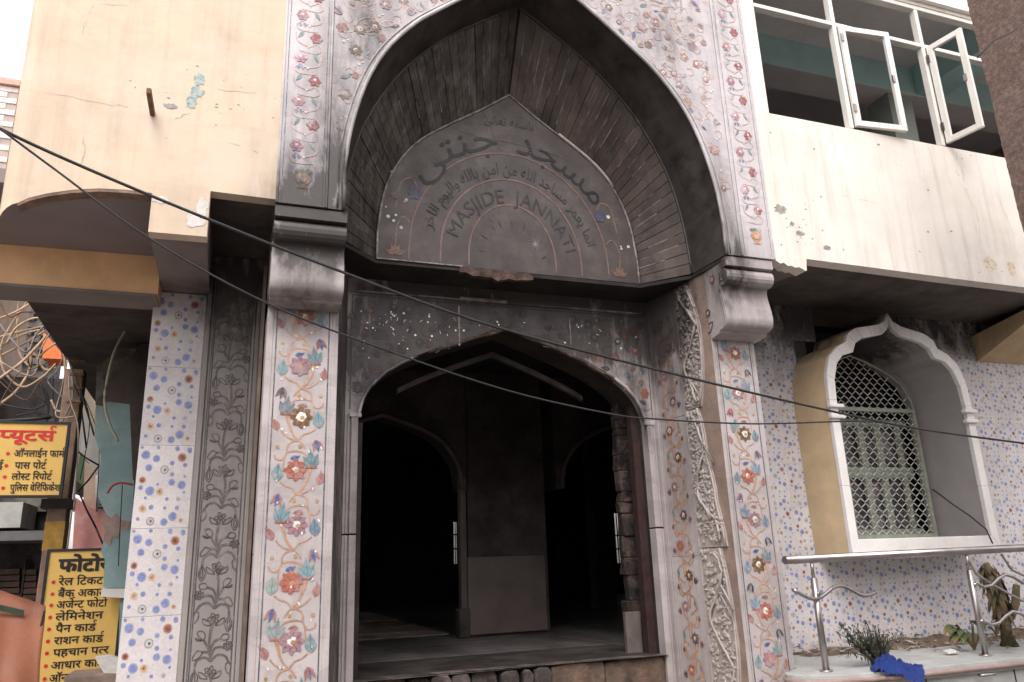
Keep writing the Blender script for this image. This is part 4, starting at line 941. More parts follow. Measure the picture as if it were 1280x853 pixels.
# =================================================================== DOTTED TILES
dots = []
raw = [(131,341,20,'b'),(176,355,16,'b'),(145,393,16,'b'),(284,350,20,'r'),(316,322,10,'b'),(264,315,10,'b'),(243,373,11,'b'),(298,382,10,'b'),(211,401,19,'g'),(243,420,10,'b'),(298,428,6,'b'),(243,452,15,'b'),(285,463,19,'b'),
       (120,443,15,'r'),(184,460,7,'b'),(114,474,11,'b'),(152,487,20,'b'),(194,490,16,'o'),(296,493,6,'b'),(135,515,7,'b'),(225,520,8,'b'),(272,520,9,'g'),(124,558,16,'o'),(160,552,11,'b'),(217,556,7,'b'),(268,556,10,'b'),
       (251,590,19,'b'),(286,605,10,'o'),(106,598,8,'b'),(158,608,18,'g'),(215,612,16,'b'),(162,645,8,'b'),(243,648,11,'b'),(297,653,11,'b'),(93,646,7,'b')]
TW, TH = .43, .62
cb = (.20, .25, .55)
def tile_mesh(flip=False):
    m = MB(); m.cur = 0; m.box((.0012, 0, .0012), (TW-.0012, .012, TH-.0012)); m.cur = 1
    fr = Fr((0, 0, 0), (1, 0, 0), (0, 0, 1), (0, -1, 0))
    for di, (x, y, r_, c) in enumerate(raw):
        fr = Fr((0, -di*.00004, 0), (1, 0, 0), (0, 0, 1), (0, -1, 0))
        le = 120-.067*(y-30); ri = 352-.054*(y-30)
        u = (x-le)/(ri-le)*TW; v = TH-((y-300)/336 % 1)*TH; rr = r_/232*TW*.95
        u = min(max(u, rr+.004), TW-rr-.004); v = min(max(v, rr+.004), TH-rr-.004)
        if c == 'b': m.col = (.32, .36, .56); m.poly([fr(a, b, .0006) for a, b in circ(u, v, rr, 12)]); m.col = cb; m.poly([fr(a, b, .0010) for a, b in circ(u, v, rr*.72, 10)])
        elif c == 'r': m.col = (.50, .27, .22); m.poly([fr(a, b, .0006) for a, b in circ(u, v, rr, 12)]); m.col = (.30, .10, .055); m.poly([fr(a, b, .0010) for a, b in circ(u, v, rr*.7, 10)]); m.col = (.09, .05, .04); m.poly([fr(a, b, .0014) for a, b in circ(u, v, rr*.25, 6)])
        elif c == 'o': m.col = (.62, .44, .30); m.poly([fr(a, b, .0006) for a, b in circ(u, v, rr, 12)]); m.col = (.52, .25, .09); m.poly([fr(a, b, .0010) for a, b in circ(u, v, rr*.55, 10)]); m.col = (.14, .08, .05); m.poly([fr(a, b, .0014) for a, b in circ(u, v, rr*.22, 6)])
        else: m.col = (.30, .29, .31); m.poly([fr(a, b, .0006) for a, b in circ(u, v, rr, 12)]); m.col = (.56, .54, .54); m.poly([fr(a, b, .0010) for a, b in circ(u, v, rr*.82, 10)]); m.col = (.10, .09, .09); m.poly([fr(a, b, .0014) for a, b in circ(u+.1*rr, v, rr*.3, 6)])
    me = m.mesh('tile', [TILE, DOTS]); return me
TME = tile_mesh()
def tiles(parent, x0, z0, nx, nz, Y, zmax=None):
    for i in range(nx):
        for j in range(nz):
            o = bpy.data.objects.new('tile', TME); col.objects.link(o); o.parent = parent; o.location = Vector((x0+i*TW, Y, z0+j*TH))-world_loc(parent); o.scale = (zmax or 1, 1, 1)
dp = thing('dotted_tile_pier', 'pillar faced with white tiles of blue and orange dots below the peach wall', 'pillar', (-.5, YB, 0))
m = MB(); m.box((-.705, YB+.011, 0), (-.314, YB+.5, 3.81)); m.build('pier_core', GROUT, dp)
tiles(dp, -.706, 3.80-6*TH, 1, 6, YB-.001, .915)

rw = thing('tiled_wall', 'wall of white tiles with blue and orange dots, right of the gateway under the overhang', 'wall', (6.5, YB, 0))
WX0 = 4.36
m = MB()
for a, b in (((WX0, .0), (5.54, 4.2)), ((7.36, 0), (10.6, 4.2)), ((5.54, 0), (7.36, 1.68)), ((5.54, 3.98), (7.36, 4.2))): m.box((a[0], YB+.011, a[1]), (b[0], YB+.2, b[1]))
m.box((5.541, YB+.012, 3.38), (5.64, YB+.19, 3.6)); m.box((7.28, YB+.012, 3.38), (7.359, YB+.19, 3.6)); m.box((5.541, YB+.012, 3.60), (5.72, YB+.19, 3.979)); m.box((7.18, YB+.012, 3.60), (7.359, YB+.19, 3.979)); m.build('wall_core', GROUT, rw)
SC = .7054; WC0 = 6.465; TW, TH = TW*SC, TH*SC; nx = 20; nz = 10; zb = 1.60-4*TH; WX0 = 5.555-4*TW
for i in range(nx):
    for j in range(nz):
        x = WX0+i*TW; z = zb+j*TH
        if 5.5 < x and x+TW < 7.40 and 1.59 < z < 3.6: continue
        if z > 3.6 and abs(x+TW/2-WC0) < .52: continue
        o = bpy.data.objects.new('tile', TME); col.objects.link(o); o.parent = rw; o.location = Vector((x, YB-.001, z))-world_loc(rw); o.scale = (SC, 1, SC)

# =================================================================== ARCHED WINDOW
aw = thing('arched_window', 'white cusped window surround boxed out from dotted tiles, with wire mesh and green frame', 'window', (6.46, 6.0, 1.6))
WC = 6.465
wo = [(.95, 1.57), (.95, 2.2), (.95, 3.05), (.935, 3.30), (.87, 3.50), (.75, 3.61), (.62, 3.67), (.58, 3.76), (.46, 3.83), (.30, 3.86), (.15, 3.89), (.055, 3.94), (0, 4.03)]
wi = [(.855, 1.70), (.855, 2.2), (.855, 3.05), (.84, 3.26), (.78, 3.43), (.69, 3.52), (.55, 3.56), (.50, 3.66), (.40, 3.72), (.26, 3.75), (.12, 3.78), (.04, 3.84), (0, 3.93)]
YW = 6.0
m = MB()
for s in (-1, 1):
    for (a, b, c, d) in zip(wo, wo[1:], wi, wi[1:]): m.prism([(WC+s*a[0], YW, a[1]), (WC+s*b[0], YW, b[1]), (WC+s*d[0], YW, d[1]), (WC+s*c[0], YW, c[1])], (0, .05, 0))
m.prism([(WC-.95, YW, 1.57), (WC+.95, YW, 1.57), (WC+.855, YW, 1.70), (WC-.855, YW, 1.70)], (0, .05, 0)); m.build('window_surround', WFRAME, aw, bevel=.006)
m = MB()
for s in (-1, 1):
    for zz in (2.86, 2.97): m.box((WC+s*.80, YW-.03, zz), (WC+s*.975, YW+.02, zz+.035))
m.build('surround_block', WFRAME, aw, bevel=.006)
m = MB(); n0 = wo
for s in (-1, 1):
    for a, b in zip(wo[:7], wo[1:7]): m.poly([(WC+s*(a[0]-.002), YW+.05, a[1]), (WC+s*(b[0]-.002), YW+.05, b[1]), (WC+s*(b[0]+.07), YB, b[1]), (WC+s*(a[0]+(.07 if a[1] > 2 else .06)), YB, a[1])])
m.build('tan_cheek', TAN, aw)
m = MB()
for s in (-1, 1):
    for a, b in zip(wo[6:], wo[7:]): m.poly([(WC+s*(a[0]), YW+.05, a[1]), (WC+s*(b[0]), YW+.05, b[1]), (WC+s*(b[0]+.05), YB, b[1]), (WC+s*(a[0]+.05), YB, a[1])])
m.build('hood_top', TAN, aw)
m = MB()
for s in (-1, 1):
    for a, b in zip(wi, wi[1:]):
        m.poly([(WC+s*(a[0]+.004), YW+.05, a[1]+.004), (WC+s*(b[0]+.004), YW+.05, b[1]+.004), (WC+s*(b[0]+.02), 6.72, b[1]+.0), (WC+s*(a[0]+.02), 6.72, a[1])])
m.poly([(WC-.86, YW+.05, 1.701), (WC+.86, YW+.05, 1.701), (WC+.88, 6.72, 1.701), (WC-.88, 6.72, 1.701)])
m.build('window_reveal', GREYR, aw)
# back panel closing above the small arch, with a keel arch opening
ga = [(.80, 3.02), (.78, 3.22), (.68, 3.40), (.50, 3.53), (.25, 3.64), (0, 3.72)]
ga = [(x, z) for x, z in ga]
m = MB()
for s in (-1, 1):
    for a, b in zip(ga, ga[1:]): m.prism([(WC+s*a[0], 6.66, a[1]), (WC+s*.9, 6.66, a[1]), (WC+s*.9, 6.66, b[1]), (WC+s*b[0], 6.66, b[1])], (0, .05, 0))
    m.box((WC+s*.80, 6.66, 1.70), (WC+s*.9, 6.71, 3.02))
m.box((WC-.9, 6.66, 3.721), (WC+.9, 6.71, 3.98)); m.build('back_panel', GREYR, aw)
# green steel frame
m = MB()
for s in (-1, 1): m.box((WC+s*.78-.02, 6.60, 1.71), (WC+s*.78+.02, 6.64, 3.10))
m.box((WC-.80, 6.598, 1.71), (WC+.80, 6.642, 1.75)); m.box((WC-.80, 6.598, 3.08), (WC+.80, 6.642, 3.12)); m.tube([(WC-s_*x, 6.62, z) for s_, q in ((1, ga),) for x, z in q]+[(WC+x, 6.62, z) for x, z in ga[::-1][1:]], .014, 5)
m.build('mesh_frame', GREEN, aw)
m = MB()
for x in (-.70, -.42, -.18, .12, .36, .66): 
    wdd = .045 if x in (-.42, -.18, .12, .36) else .03
    m.box((WC+x-wdd, 6.76, 1.72), (WC+x+wdd, 6.80, 3.02))
for zz, hh in ((2.42, .06), (1.76, .05), (2.98, .04)): m.box((WC-.78, 6.75, zz-hh), (WC+.78, 6.81, zz+hh))
m.build('casement_frame', GREEN, aw, bevel=.004)
m = MB(); m.box((WC-.8, 6.83, 1.71), (WC+.8, 6.84, 3.0)); m.build('pane', GLASSD, aw)
m = MB(); m.box((WC-1, 7.09, 1.5), (WC+1, 7.12, 4.0)); m.build('dark_back', BLACK, aw)
# expanded mesh: chains of zig-zag wires sharing one mesh
nw = 14; pitch = 1.56/nw; hz = .112
def zz_wire(side):
    m = MB(); z = 1.74; pts = []; k = 0
    while z < 3.72:
        pts.append((side*(pitch*.5 if k % 2 else 0), (.004 if k % 2 else -.004), z)); pts.append((side*(pitch*.5 if k % 2 else 0), (.004 if k % 2 else -.004), z+hz*.22)); z += hz*.5; k += 1
    m.tube(pts, .0042, 4, caps=False); return m
for i in range(nw):
    for side in (1, -1):
        xb = WC-.78+i*pitch+(0 if side > 0 else pitch)
        top = 3.72-.55*abs((xb-WC)/.78)**1.6
        m = MB(); z = 1.74; pts = []; k = 0
        while z < top:
            dx = side*(pitch*.5 if k % 2 else 0.002); pts += [(xb+dx, 6.62, z), (xb+dx, 6.622, z+hz*.14)]; z += hz*.5; k += 1
        m.tube(pts, .0062, 4, caps=False); m.build('mesh_wire', MESHM, aw)
m = MB(); m.tube([(7.03, 6.35, 2.2), (7.12, 6.2, 2.02), (7.2, 6.1, 1.9), (7.24, 5.98, 1.76), (7.19, 5.9, 1.62)], .008, 5); o = m.build('loose_wire', CABLE); tag(o, 'short grey wire hanging out of the arched window over its sill', 'wire')

# =================================================================== RIGHT UPPER STOREY
ru = thing('right_upper_storey', 'cream plastered overhanging storey with white framed window openings, right of the gateway', 'building', (7, F1, 4))
m = MB(); RX = 11.5
bt = [(4.445, 4.13), (4.50, 4.10), (4.54, 4.112), (4.58, 4.085), (4.62, 4.09), (4.66, 4.075), (4.70, 4.085), (4.74, 4.07), (4.765, 4.055), (4.785, 4.06), (4.79, 4.12), (4.80, 4.175), (5.6, 4.165), (6.6, 4.15), (8, 4.14), (RX, 4.13)]
m.prism([(a_, F1, b_) for a_, b_ in bt]+[(RX, F1, 5.66), (4.616, F1, 5.66), (4.616, F1, TOPZ), (4.445, F1, TOPZ)], (0, .14, 0))
m.box((4.617, F1+.002, 7.45), (RX, F1+.14, TOPZ)); m.build('plaster_wall', CREAMR, ru)
m = MB(); m.box((4.62, F1-.05, 7.50), (RX, F1+.0, 7.56)); m.build('drip_ledge', ALU, ru)
m = MB(); m.prism([(4.40, F1+.145, 4.172), (RX, F1+.145, 4.172), (RX, 6.7, 4.172), (4.40, 6.7, 4.172)], (0, 0, .1)); m.build('overhang_soffit', mat('smoked_overhang', (.075, .062, .055), .8, .35, 1.6, .3, 12, c2=(.11, .09, .08)), ru)
m = MB(); pts = [(4.44, F0+.0, 4.17), (4.44, YB, 4.17), (4.44, YB, 3.75), (4.44, 6.0, 3.95), (4.44, F0, 4.0)]
m.prism([(4.42, F1+.15, 4.171), (4.86, F1+.15, 4.171), (4.72, 5.9, 4.171), (4.42, 6.2, 4.171)], (0, 0, -.07)); m.build('broken_corner', SOFF, ru, bevel=.01)
# interior room
for nm, a, b, mt in (('room_ceiling', (4.5, F1+.15, 7.86), (RX, 9.5, 7.95), GREYC), ('ceiling_beam', (4.5, 6.6, 7.44), (RX, 7.02, 7.859), TEALI), ('room_wall', (4.5, 9.0, 5.5), (RX, 9.1, 7.86), DARKW), ('room_wall', (4.40, F1+.15, 5.5), (4.5, 9.1, 7.86), DARKW),
                     ('room_floor', (4.5, F1+.15, 5.5), (RX, 9.1, 5.55), DARKW), ('room_wall', (RX, F1, 4.2), (RX+.1, 9.1, TOPZ), HOUSEM), ('roof', (4.4, F1+.2, 8.9), (RX, 9.1, 9.0), HOUSEM), ('cross_beam', (8.3, F1+.3, 7.44), (8.7, 6.59, 7.858), TEALI), ('column', (7.85, 6.65, 5.55), (8.25, 7.0, 7.439), mat('pale_green_column', (.34, .38, .35), .8, .1, 3, .1, 20))):
    m = MB(); m.box(a, b); m.build(nm, mt, ru)
m = MB(); m.box((4.41, 6.66, 4.06), (RX, 18.4, 5.49)); m.build('floor_slab', SOFF, ru)
# underside strip of beam grey
m = MB(); m.box((4.5, 6.602, 7.43), (RX, 7.018, 7.439)); m.build('beam_underside', GREYC, ru)
def bar(p, q, w_, d, name, mt=ALU, par=ru):
    m = MB(); m.box((min(p[0], q[0])-w_/2, F1+.05-d/2, min(p[1], q[1])-w_/2), (max(p[0], q[0])+w_/2, F1+.05+d/2, max(p[1], q[1])+w_/2)); return m.build(name, mt, par, bevel=.004)
SZ, TZ, HZ = 5.68, 6.92, 7.42
bar((4.64, HZ), (RX, HZ), .05, .08, 'head_rail'); bar((4.64, TZ), (9.6, TZ), .045, .075, 'transom')
for x in (5.64, 6.86, 8.2, 9.5): bar((x, SZ+.03), (x, HZ-.03), .05, .07, 'mullion')
def casement(hx, wd, ang, name):
    c = bpy.data.objects.new(name, None); col.objects.link(c); c.parent = ru; c.location = Vector((hx, F1+.02, 0))-world_loc(ru); c.rotation_euler = (0, 0, ang); return c
def casement_mesh(hx, wd, ang, z0, z1):
    rot = Matrix.Rotation(ang, 4, 'Z'); T = Matrix.Translation(Vector((hx, F1-.0, 0)))
    m = MB(); fw_ = .062
    for a, b in (((0, -.02, z0), (fw_, .02, z1)), ((wd-fw_, -.02, z0), (wd, .02, z1)), ((fw_, -.019, z0), (wd-fw_, .019, z0+fw_)), ((fw_, -.019, z1-fw_), (wd-fw_, .019, z1))): m.box(a, b)
    m.v = [tuple(T @ rot @ Vector(v)) for v in m.v]
    o = m.build('casement', ALU, ru, bevel=.004)
    k = MB(); k.box((wd-fw_-.01, -.035, (z0+z1)/2-.03), (wd-fw_+.02, -.02, (z0+z1)/2+.05)); k.v = [tuple(T @ rot @ Vector(v)) for v in k.v]; k.build('catch', STEEL, o)
    k = MB()
    for zz in (z0+.15, z1-.2):
        k = MB(); k.box((-.012, -.035, zz), (.02, -.02, zz+.09)); k.v = [tuple(T @ rot @ Vector(v)) for v in k.v]; k.build('hinge', STEEL, o)
casement_mesh(5.675, .60, R(-6), SZ+.02, TZ-.03)
casement_mesh(6.89, .38, R(-78), SZ+.02, TZ-.03)
# marks on the wall
for i, (px, py, rx, rz, mt) in enumerate([(975, 262, .075, .05, PATCH), (990, 280, .03, .025, PATCH), (1000, 292, .05, .03, PATCH), (1033, 310, .05, .03, PATCH), (963, 166, .015, .01, PATCH), (1098, 181, .02, .012, PATCH), (1238, 330, .09, .09, PATCHO), (1264, 335, .06, .09, PATCHO), (1160, 238, .015, .012, PATCH), (1160, 290, .015, .015, PATCH)]):
    p = at(px, py, F1); patch(p.x, p.z, rx, rz, F1-.0012, mt, ru, 'peeled_patch' if mt is PATCH else 'rust_stain', sd=20+i)
crack(ru, [(5.2, 4.9), (5.9, 4.85)], F1, .002, 11); crack(ru, [(7.05, 5.6), (7.0, 5.2), (7.1, 4.9), (7.05, 4.5)], F1, .003, 12); crack(ru, [(7.0, 5.62), (6.9, 5.3)], F1, .003, 13); crack(ru, [(4.7, 4.5), (4.85, 4.42), (4.9, 4.3)], F1, .003, 14); crack(ru, [(7.45, 5.2), (7.6, 4.6)], F1, .003, 15)
for i in range(40):
    q = random.Random(300+i); cx_, cz_ = (q.gauss(4.78, .1), q.gauss(4.42, .13)) if i < 22 else (q.uniform(4.7, 7.4), q.choice([q.uniform(4.2, 4.35), q.uniform(5.5, 5.62), q.uniform(4.3, 5.5)]))
    patch(cx_, cz_, q.uniform(.005, .02), q.uniform(.004, .013), F1-.0015, PATCH if i % 4 else PATCHO, ru, 'paint_chip', 400+i, 7)
# sloping brace at far right under the overhang
P = [at(1225, 450, 6.42), at(1290, 395, 6.0)]
m = MB(); a = Vector((8.2, 6.42, 3.86)); 
a = at(1222, 452, 6.43); b_ = Vector((a.x+.05, 5.5, 4.16))
m.prism([a, a+Vector((0, 0, .31)), Vector((a.x+.02, 5.45, 4.17)), Vector((a.x+.02, 5.45, 4.10))], (1.4, 0, 0)); m.build('tan_brace', TAN, ru)

# =================================================================== PLANTER LEDGE
pl_ = thing('planter_ledge', 'grey marble planter ledge with brown edge below the arched window', 'planter', (6, 5.7, 0))
front = [(4.40, 5.62), (4.12+.02, 5.42), (4.10, 5.34), (4.14, 5.24), (4.28, 5.15), (4.5, 5.09), (4.8, 5.06), (5.4, 5.05), (10.5, 5.05)]
front = [(4.40, 5.59)]+smoothpts(front[1:], 2)
top = front+[(10.5, 6.43), (4.40, 6.43)]
m = MB(); m.prism([(x, y, .62) for x, y in top], (0, 0, .08)); m.build('ledge_top', GMARB, pl_, bevel=.006)
m = MB(); m.tube([(x, y-.004, .655) for x, y in front], .022, 6); m.build('brown_edging', GEDGE, pl_)
m = MB(); fb = [(x+(.04 if x < 4.3 else 0), y+.04) for x, y in front]; m.prism([(x, y, 0) for x, y in fb+[(10.5, 6.43), (4.42, 6.43)]], (0, 0, .62)); m.build('planter_body', GMARB, pl_)
for x in (5.2, 6.15, 7.1, 8.0):
    m = MB(); m.box((x, 5.082, .02), (x+.006, 5.089, .62)); m.build('panel_joint', SIGNF, pl_)
m = MB(); hp = at(1232, 843, 5.05); m.tube([hp+Vector((-.08, 0, 0)), hp+Vector((-.07, -.03, .0)), hp+Vector((.07, -.03, 0)), hp+Vector((.08, 0, 0))], .012, 6); m.build('chrome_handle', STEEL, pl_)
def soilmesh(x0, x1, y0, y1, z0, h, sd):
    m = MB(); m.smooth = True; nx_, ny_ = 44, 10; I = {}
    for i in range(nx_+1):
        for j in range(ny_+1):
            x = x0+(x1-x0)*i/nx_; y = y0+(y1-y0)*j/ny_; e = min(1, 4*min(i/nx_, 1-i/nx_))*min(1, 3*j/ny_)
            n_ = noise.noise(Vector((x*4, y*4, sd)))*.5+.5+.3*noise.noise(Vector((x*14, y*14, sd)))
            I[i, j] = m.vert((x, y, z0-.012+e*h*n_*(.5+.5*noise.noise(Vector((x*1.3, 0, sd+4)))+.35)))
    for i in range(nx_):
        for j in range(ny_): m.face((I[i, j], I[i+1, j], I[i+1, j+1], I[i, j+1]))
    return m
o = soilmesh(4.75, 9, 5.95, 6.43, .70, .11, 2).build('soil_heap', SOIL); setp(o, 'stuff')
# litter
rl = random.Random(8)
m = MB()
for k in range(150):
    x = rl.uniform(4.9, 8.0); y = 6.4-abs(rl.gauss(0, .32)); 
    if y < 5.3: continue
    c = Vector((x, y, .71+max(0, y-5.95)*.12)); a = rl.uniform(0, 6); l = rl.uniform(.02, .06)
    d = Vector((math.cos(a), math.sin(a), rl.uniform(-.1, .4)))*l; e = Vector((-math.sin(a), math.cos(a), rl.uniform(-.2, .2)))*l*.4; m.poly([c-d, c-e+Vector((0, 0, .01)), c+d, c+e])
for k in range(40):
    x = rl.uniform(4.9, 7.8); y = rl.uniform(5.7, 6.3); a = rl.uniform(0, 3); l = rl.uniform(.05, .18); m.tube([(x, y, .72), (x+l*.5*math.cos(a), y+l*.3*math.sin(a), .74), (x+l*math.cos(a), y+l*.5*math.sin(a), .725)], .003, 4)
setp(m.build('dry_leaf_litter', mat('dry_litter', (.20, .13, .08), .9, .5, 9, .2, 40, c2=(.32, .23, .15))), 'stuff')
c = at(1190, 821, 5.5); c.z = .712; m.prism([c+Vector(v) for v in ((-.07, -.03, 0), (.0, -.05, .01), (.08, -.01, 0), (.05, .04, .02), (-.04, .05, .01))], (0, 0, .012)); tag(m.build('paper_scrap', PATCHW), 'scrap of white paper lying beside the wilted leafy plant', 'paper')

# railing
rail = thing('steel_railing', 'stainless steel handrail with wavy bars standing on the marble ledge', 'railing', (6, 5.3, .7))
YL = 5.3
m = MB(); m.tube([(4.18, YL, 1.545), (10.4, YL, 1.60)], .034, 10); m.build('handrail', STEEL, rail)
def wavy(x0, x1, z, amp, ph, y=YL, r_=.013):
    n_ = 18; return [(x0+(x1-x0)*k/n_, y-.03, z+amp*math.sin(ph+(x1-x0)*k/n_*2*math.pi/.52)) for k in range(n_+1)]
for x in (4.44, 6.12, 7.8):
    m = MB(); m.tube([(x, YL, .70), (x, YL, 1.40)], .026, 8); m.tube([(x, YL, 1.40), (x, YL, 1.54)], .013, 8); p = m.build('rail_post', STEEL, rail)
    m = MB(); m.tube([(x, YL, .70), (x, YL, .712)], .05, 12); m.build('post_flange', STEEL, p)
    m = MB()
    for zz in (1.28,) if x < 5 else (1.28, .98): m.tube([(x, YL+.03, zz), (x, YL-.045, zz)], .014, 6)
    m.build('bar_clip', STEEL, p)
for a in ((4.20, 5.02, 1.285, .045, 2.3), (6.12, 7.8, 1.30, .05, 3.2), (6.12, 7.8, .99, .05, 3.2), (7.8, 9.4, 1.3, .05, 3.2), (7.8, 9.4, .99, .05, 3.2)):
    m = MB(); m.tube(wavy(*a), .015, 7); m.build('wavy_bar', STEEL, rail)
m = MB(); m.tube([(6.14, YL+.02, 1.52), (6.25, YL+.05, 1.36), (6.45, YL+.05, 1.25), (6.7, YL+.03, 1.12), (6.95, YL+.02, 1.05)], .011, 6); m.build('wavy_bar', STEEL, rail)
m = MB(); m.tube([(6.6, YL+.05, 1.52), (6.75, YL+.1, 1.38), (7.0, YL+.1, 1.28), (7.2, YL+.1, 1.3)], .011, 6); m.build('wavy_bar', STEEL, rail)

# plants
def leafcard(m, p, d, L, wd, up=Vector((0, 0, 1)), droop=.3):
    d = d.normalized(); s = d.cross(up); s = s.normalized() if s.length > .1 else Vector((1, 0, 0)); P = []
    mid = p+d*L*.5+Vector((0, 0, L*.08)); tip = p+d*L-Vector((0, 0, L*droop))
    a, b, c, e, f, g_ = m.vert(p), m.vert(mid+s*wd/2), m.vert(mid-s*wd/2), m.vert(tip), m.vert(mid+Vector((0, 0, -wd*.12))), 0
    m.face((a, b, f)); m.face((a, f, c)); m.face((b, e, f)); m.face((f, e, c))
bush = thing('twiggy_bush', 'scraggly dry bush of thin twigs beside the blue cloth', 'plant', (5.05, 5.75, .7))
r3 = random.Random(15); tw = MB(); lf = MB(); base = on_level(1100, 832, .70)
for k in range(85):
    a = r3.uniform(0, 6.3); lean = r3.uniform(.1, .9); L = r3.uniform(.15, .34); d = Vector((math.cos(a)*lean-.25*r3.random(), math.sin(a)*lean*.6, 1)).normalized(); p = base+Vector((r3.uniform(-.05, .05), r3.uniform(-.04, .04), 0)); pts = [p]
    if k < 9: d = Vector((-1.0-r3.random()*.4, -.1, .75+r3.random()*.25)).normalized(); L = r3.uniform(.34, .52)
    for q in range(5):
        p = p+d*L/5; d = (d+Vector((r3.uniform(-.2, .2), r3.uniform(-.2, .2), r3.uniform(-.1, .15)))).normalized(); pts.append(p)
        if q > 0 and (q > 2 or r3.random() < .4):
            for z_ in range(3 if k >= 9 else 9): leafcard(lf, p+Vector([r3.uniform(-.02, .02) for _ in range(3)]), Vector([r3.uniform(-1, 1) for _ in range(3)]), r3.uniform(.02, .045), .014)
    tw.tube(pts, [.007, .006, .005, .004, .0035, .003], 4)
tw.build('twigs', TWIG, bush); lf.build('leaves', LEAFG, bush)
wp = thing('wilted_leafy_plant', 'small wilted plant with broad green leaves beside the railing post', 'plant', (6.0, 5.9, .72))
r4 = random.Random(2); bs = on_level(1218, 812, .71)
for k in range(14):
    a = r4.uniform(2.2, 4.6) if k < 10 else r4.uniform(0, 6); L = r4.uniform(.12, .24); d = Vector((math.cos(a)*.8, math.sin(a)*.25, 1)).normalized()
    tip = bs+d*L; st = MB(); st.tube([bs, bs+d*L*.6, tip], [.009, .007, .004], 5); st.build('stalk', LEAFY, wp)
    m = MB(); dd = Vector((math.cos(a), math.sin(a)*.4-.2, .05)); LL = r4.uniform(.11, .19); s = Vector((0, 0, 1)).cross(dd).normalized(); rows = []
    for q in range(6):
        t = q/5; c = tip+dd.normalized()*LL*t+Vector((0, 0, .03*math.sin(t*3)-LL*.55*t*t)); wv = LL*.30*math.sin(math.pi*min(1, t*.92+.08))**.8; rows.append([m.vert(c+s*wv+Vector((0, 0, .012))), m.vert(c), m.vert(c-s*wv+Vector((0, 0, .012)))])
    m.smooth = True
    for A_, B_ in zip(rows, rows[1:]): m.face((A_[0], A_[1], B_[1], B_[0])); m.face((A_[1], A_[2], B_[2], B_[1]))
    m.build('leaf', LEAFY, wp)
tr = thing('cut_back_tree', 'stubby cut back trunk with peeling brown bark behind the wavy rail bars', 'tree', (7.1, 5.85, .7))
m = MB(); base = on_level(1262, 808, .70)
pts = [base, base+Vector((-.015, 0, .17)), base+Vector((-.01, 0, .34)), base+Vector((-.03, 0, .50)), base+Vector((-.06, 0, .62)), base+Vector((-.09, 0, .74))]
m.tube(pts, [.085, .06, .052, .055, .045, .028], 9); m.tube([pts[1]+Vector((0, 0, .03)), pts[1]+Vector((.1, 0, .09)), pts[1]+Vector((.2, 0, .2)), pts[1]+Vector((.26, 0, .36))], [.045, .042, .038, .03], 7); o = m.build('trunk', BARK, tr)
m = MB()
for k in range(130):
    q = r4.uniform(1.2, 4.9); i = int(q); p = pts[i].lerp(pts[min(5, i+1)], q-i); a = r4.uniform(0, 6.3); leafcard(m, p+Vector((math.cos(a)*.05, math.sin(a)*.05, 0)), Vector((math.cos(a)*.6, math.sin(a)*.4, -.8)), r4.uniform(.06, .16), .045)
m.build('bark_flakes', BARK, tr)
# blue cloth
m = MB(); m.smooth = True; cc = on_level(1124, 837, .70); n_ = 26; I = {}
for i in range(n_+1):
    for j in range(n_+1):
        u = i/n_-.5; v = j/n_-.5; rr = math.hypot(u*1.1, v)*2; ed = max(0, 1-rr**2)
        h = .085*max(0, 1-((u+.12)*2.6)**2-(v*2)**2)*(abs(noise.noise(Vector((u*7, v*7, 1))))*1.9+.4)+.045*abs(noise.noise(Vector((u*14, v*14, 5))))+.004
        sc = 1+.35*noise.noise(Vector((math.atan2(v, u)*1.2, 3, 0)))
        x = cc.x+u*.46*sc; y = cc.y+v*.24*sc
        if y < 5.04: h -= (5.04-y)*1.0
        I[i, j] = m.vert((x, y, .70+h))
for i in range(n_):
    for j in range(n_):
        if math.hypot((i+.5)/n_-.5, (j+.5)/n_-.5) < .50: m.face((I[i, j], I[i+1, j], I[i+1, j+1], I[i, j+1]))
o = m.build('blue_cloth', FABB); tag(o, 'crumpled bright blue cloth lying on the ledge edge', 'cloth')

# =================================================================== PEBBLEDASH COLUMN, near right
m = MB(); m.smooth = True; e = at(1243, 140, 3.9); nz_ = 170; nx_ = 60; I = {}
for j in range(nz_+1):
    z = 2.2+j*4.8/nz_
    for i in range(nx_+1):
        if i <= nx_//3: t = i/(nx_//3); x = e.x; y = 3.9-.7*t; nn = Vector((-1, 0, 0))
        else: t = (i-nx_//3)/(nx_-nx_//3); x = e.x+1.2*t; y = 3.2; nn = Vector((0, -1, 0))
        if i == nx_//3: nn = Vector((-1, -1, 0)).normalized()
        d = .018*abs(noise.noise(Vector((x*30, y*30, z*30))))+.02*noise.noise(Vector((x*2, y*2, z*2.2)))
        I[i, j] = m.vert(Vector((x, y, z))+nn*d)
for j in range(nz_):
    for i in range(nx_): m.face((I[i, j], I[i+1, j], I[i+1, j+1], I[i, j+1]))
o = m.build('pebbledash_column', PEBB); tag(o, 'rough brown pebbledash corner of a near column at upper right', 'column')
m = MB(); m.tube([at(1222, 72, 3.15), at(1240, 52, 3.15), at(1262, 42, 3.15), at(1290, 20, 3.15)], .006, 5); tag(m.build('thin_cable', CABLE), 'thin black cable running across the pebbledash column', 'cable')

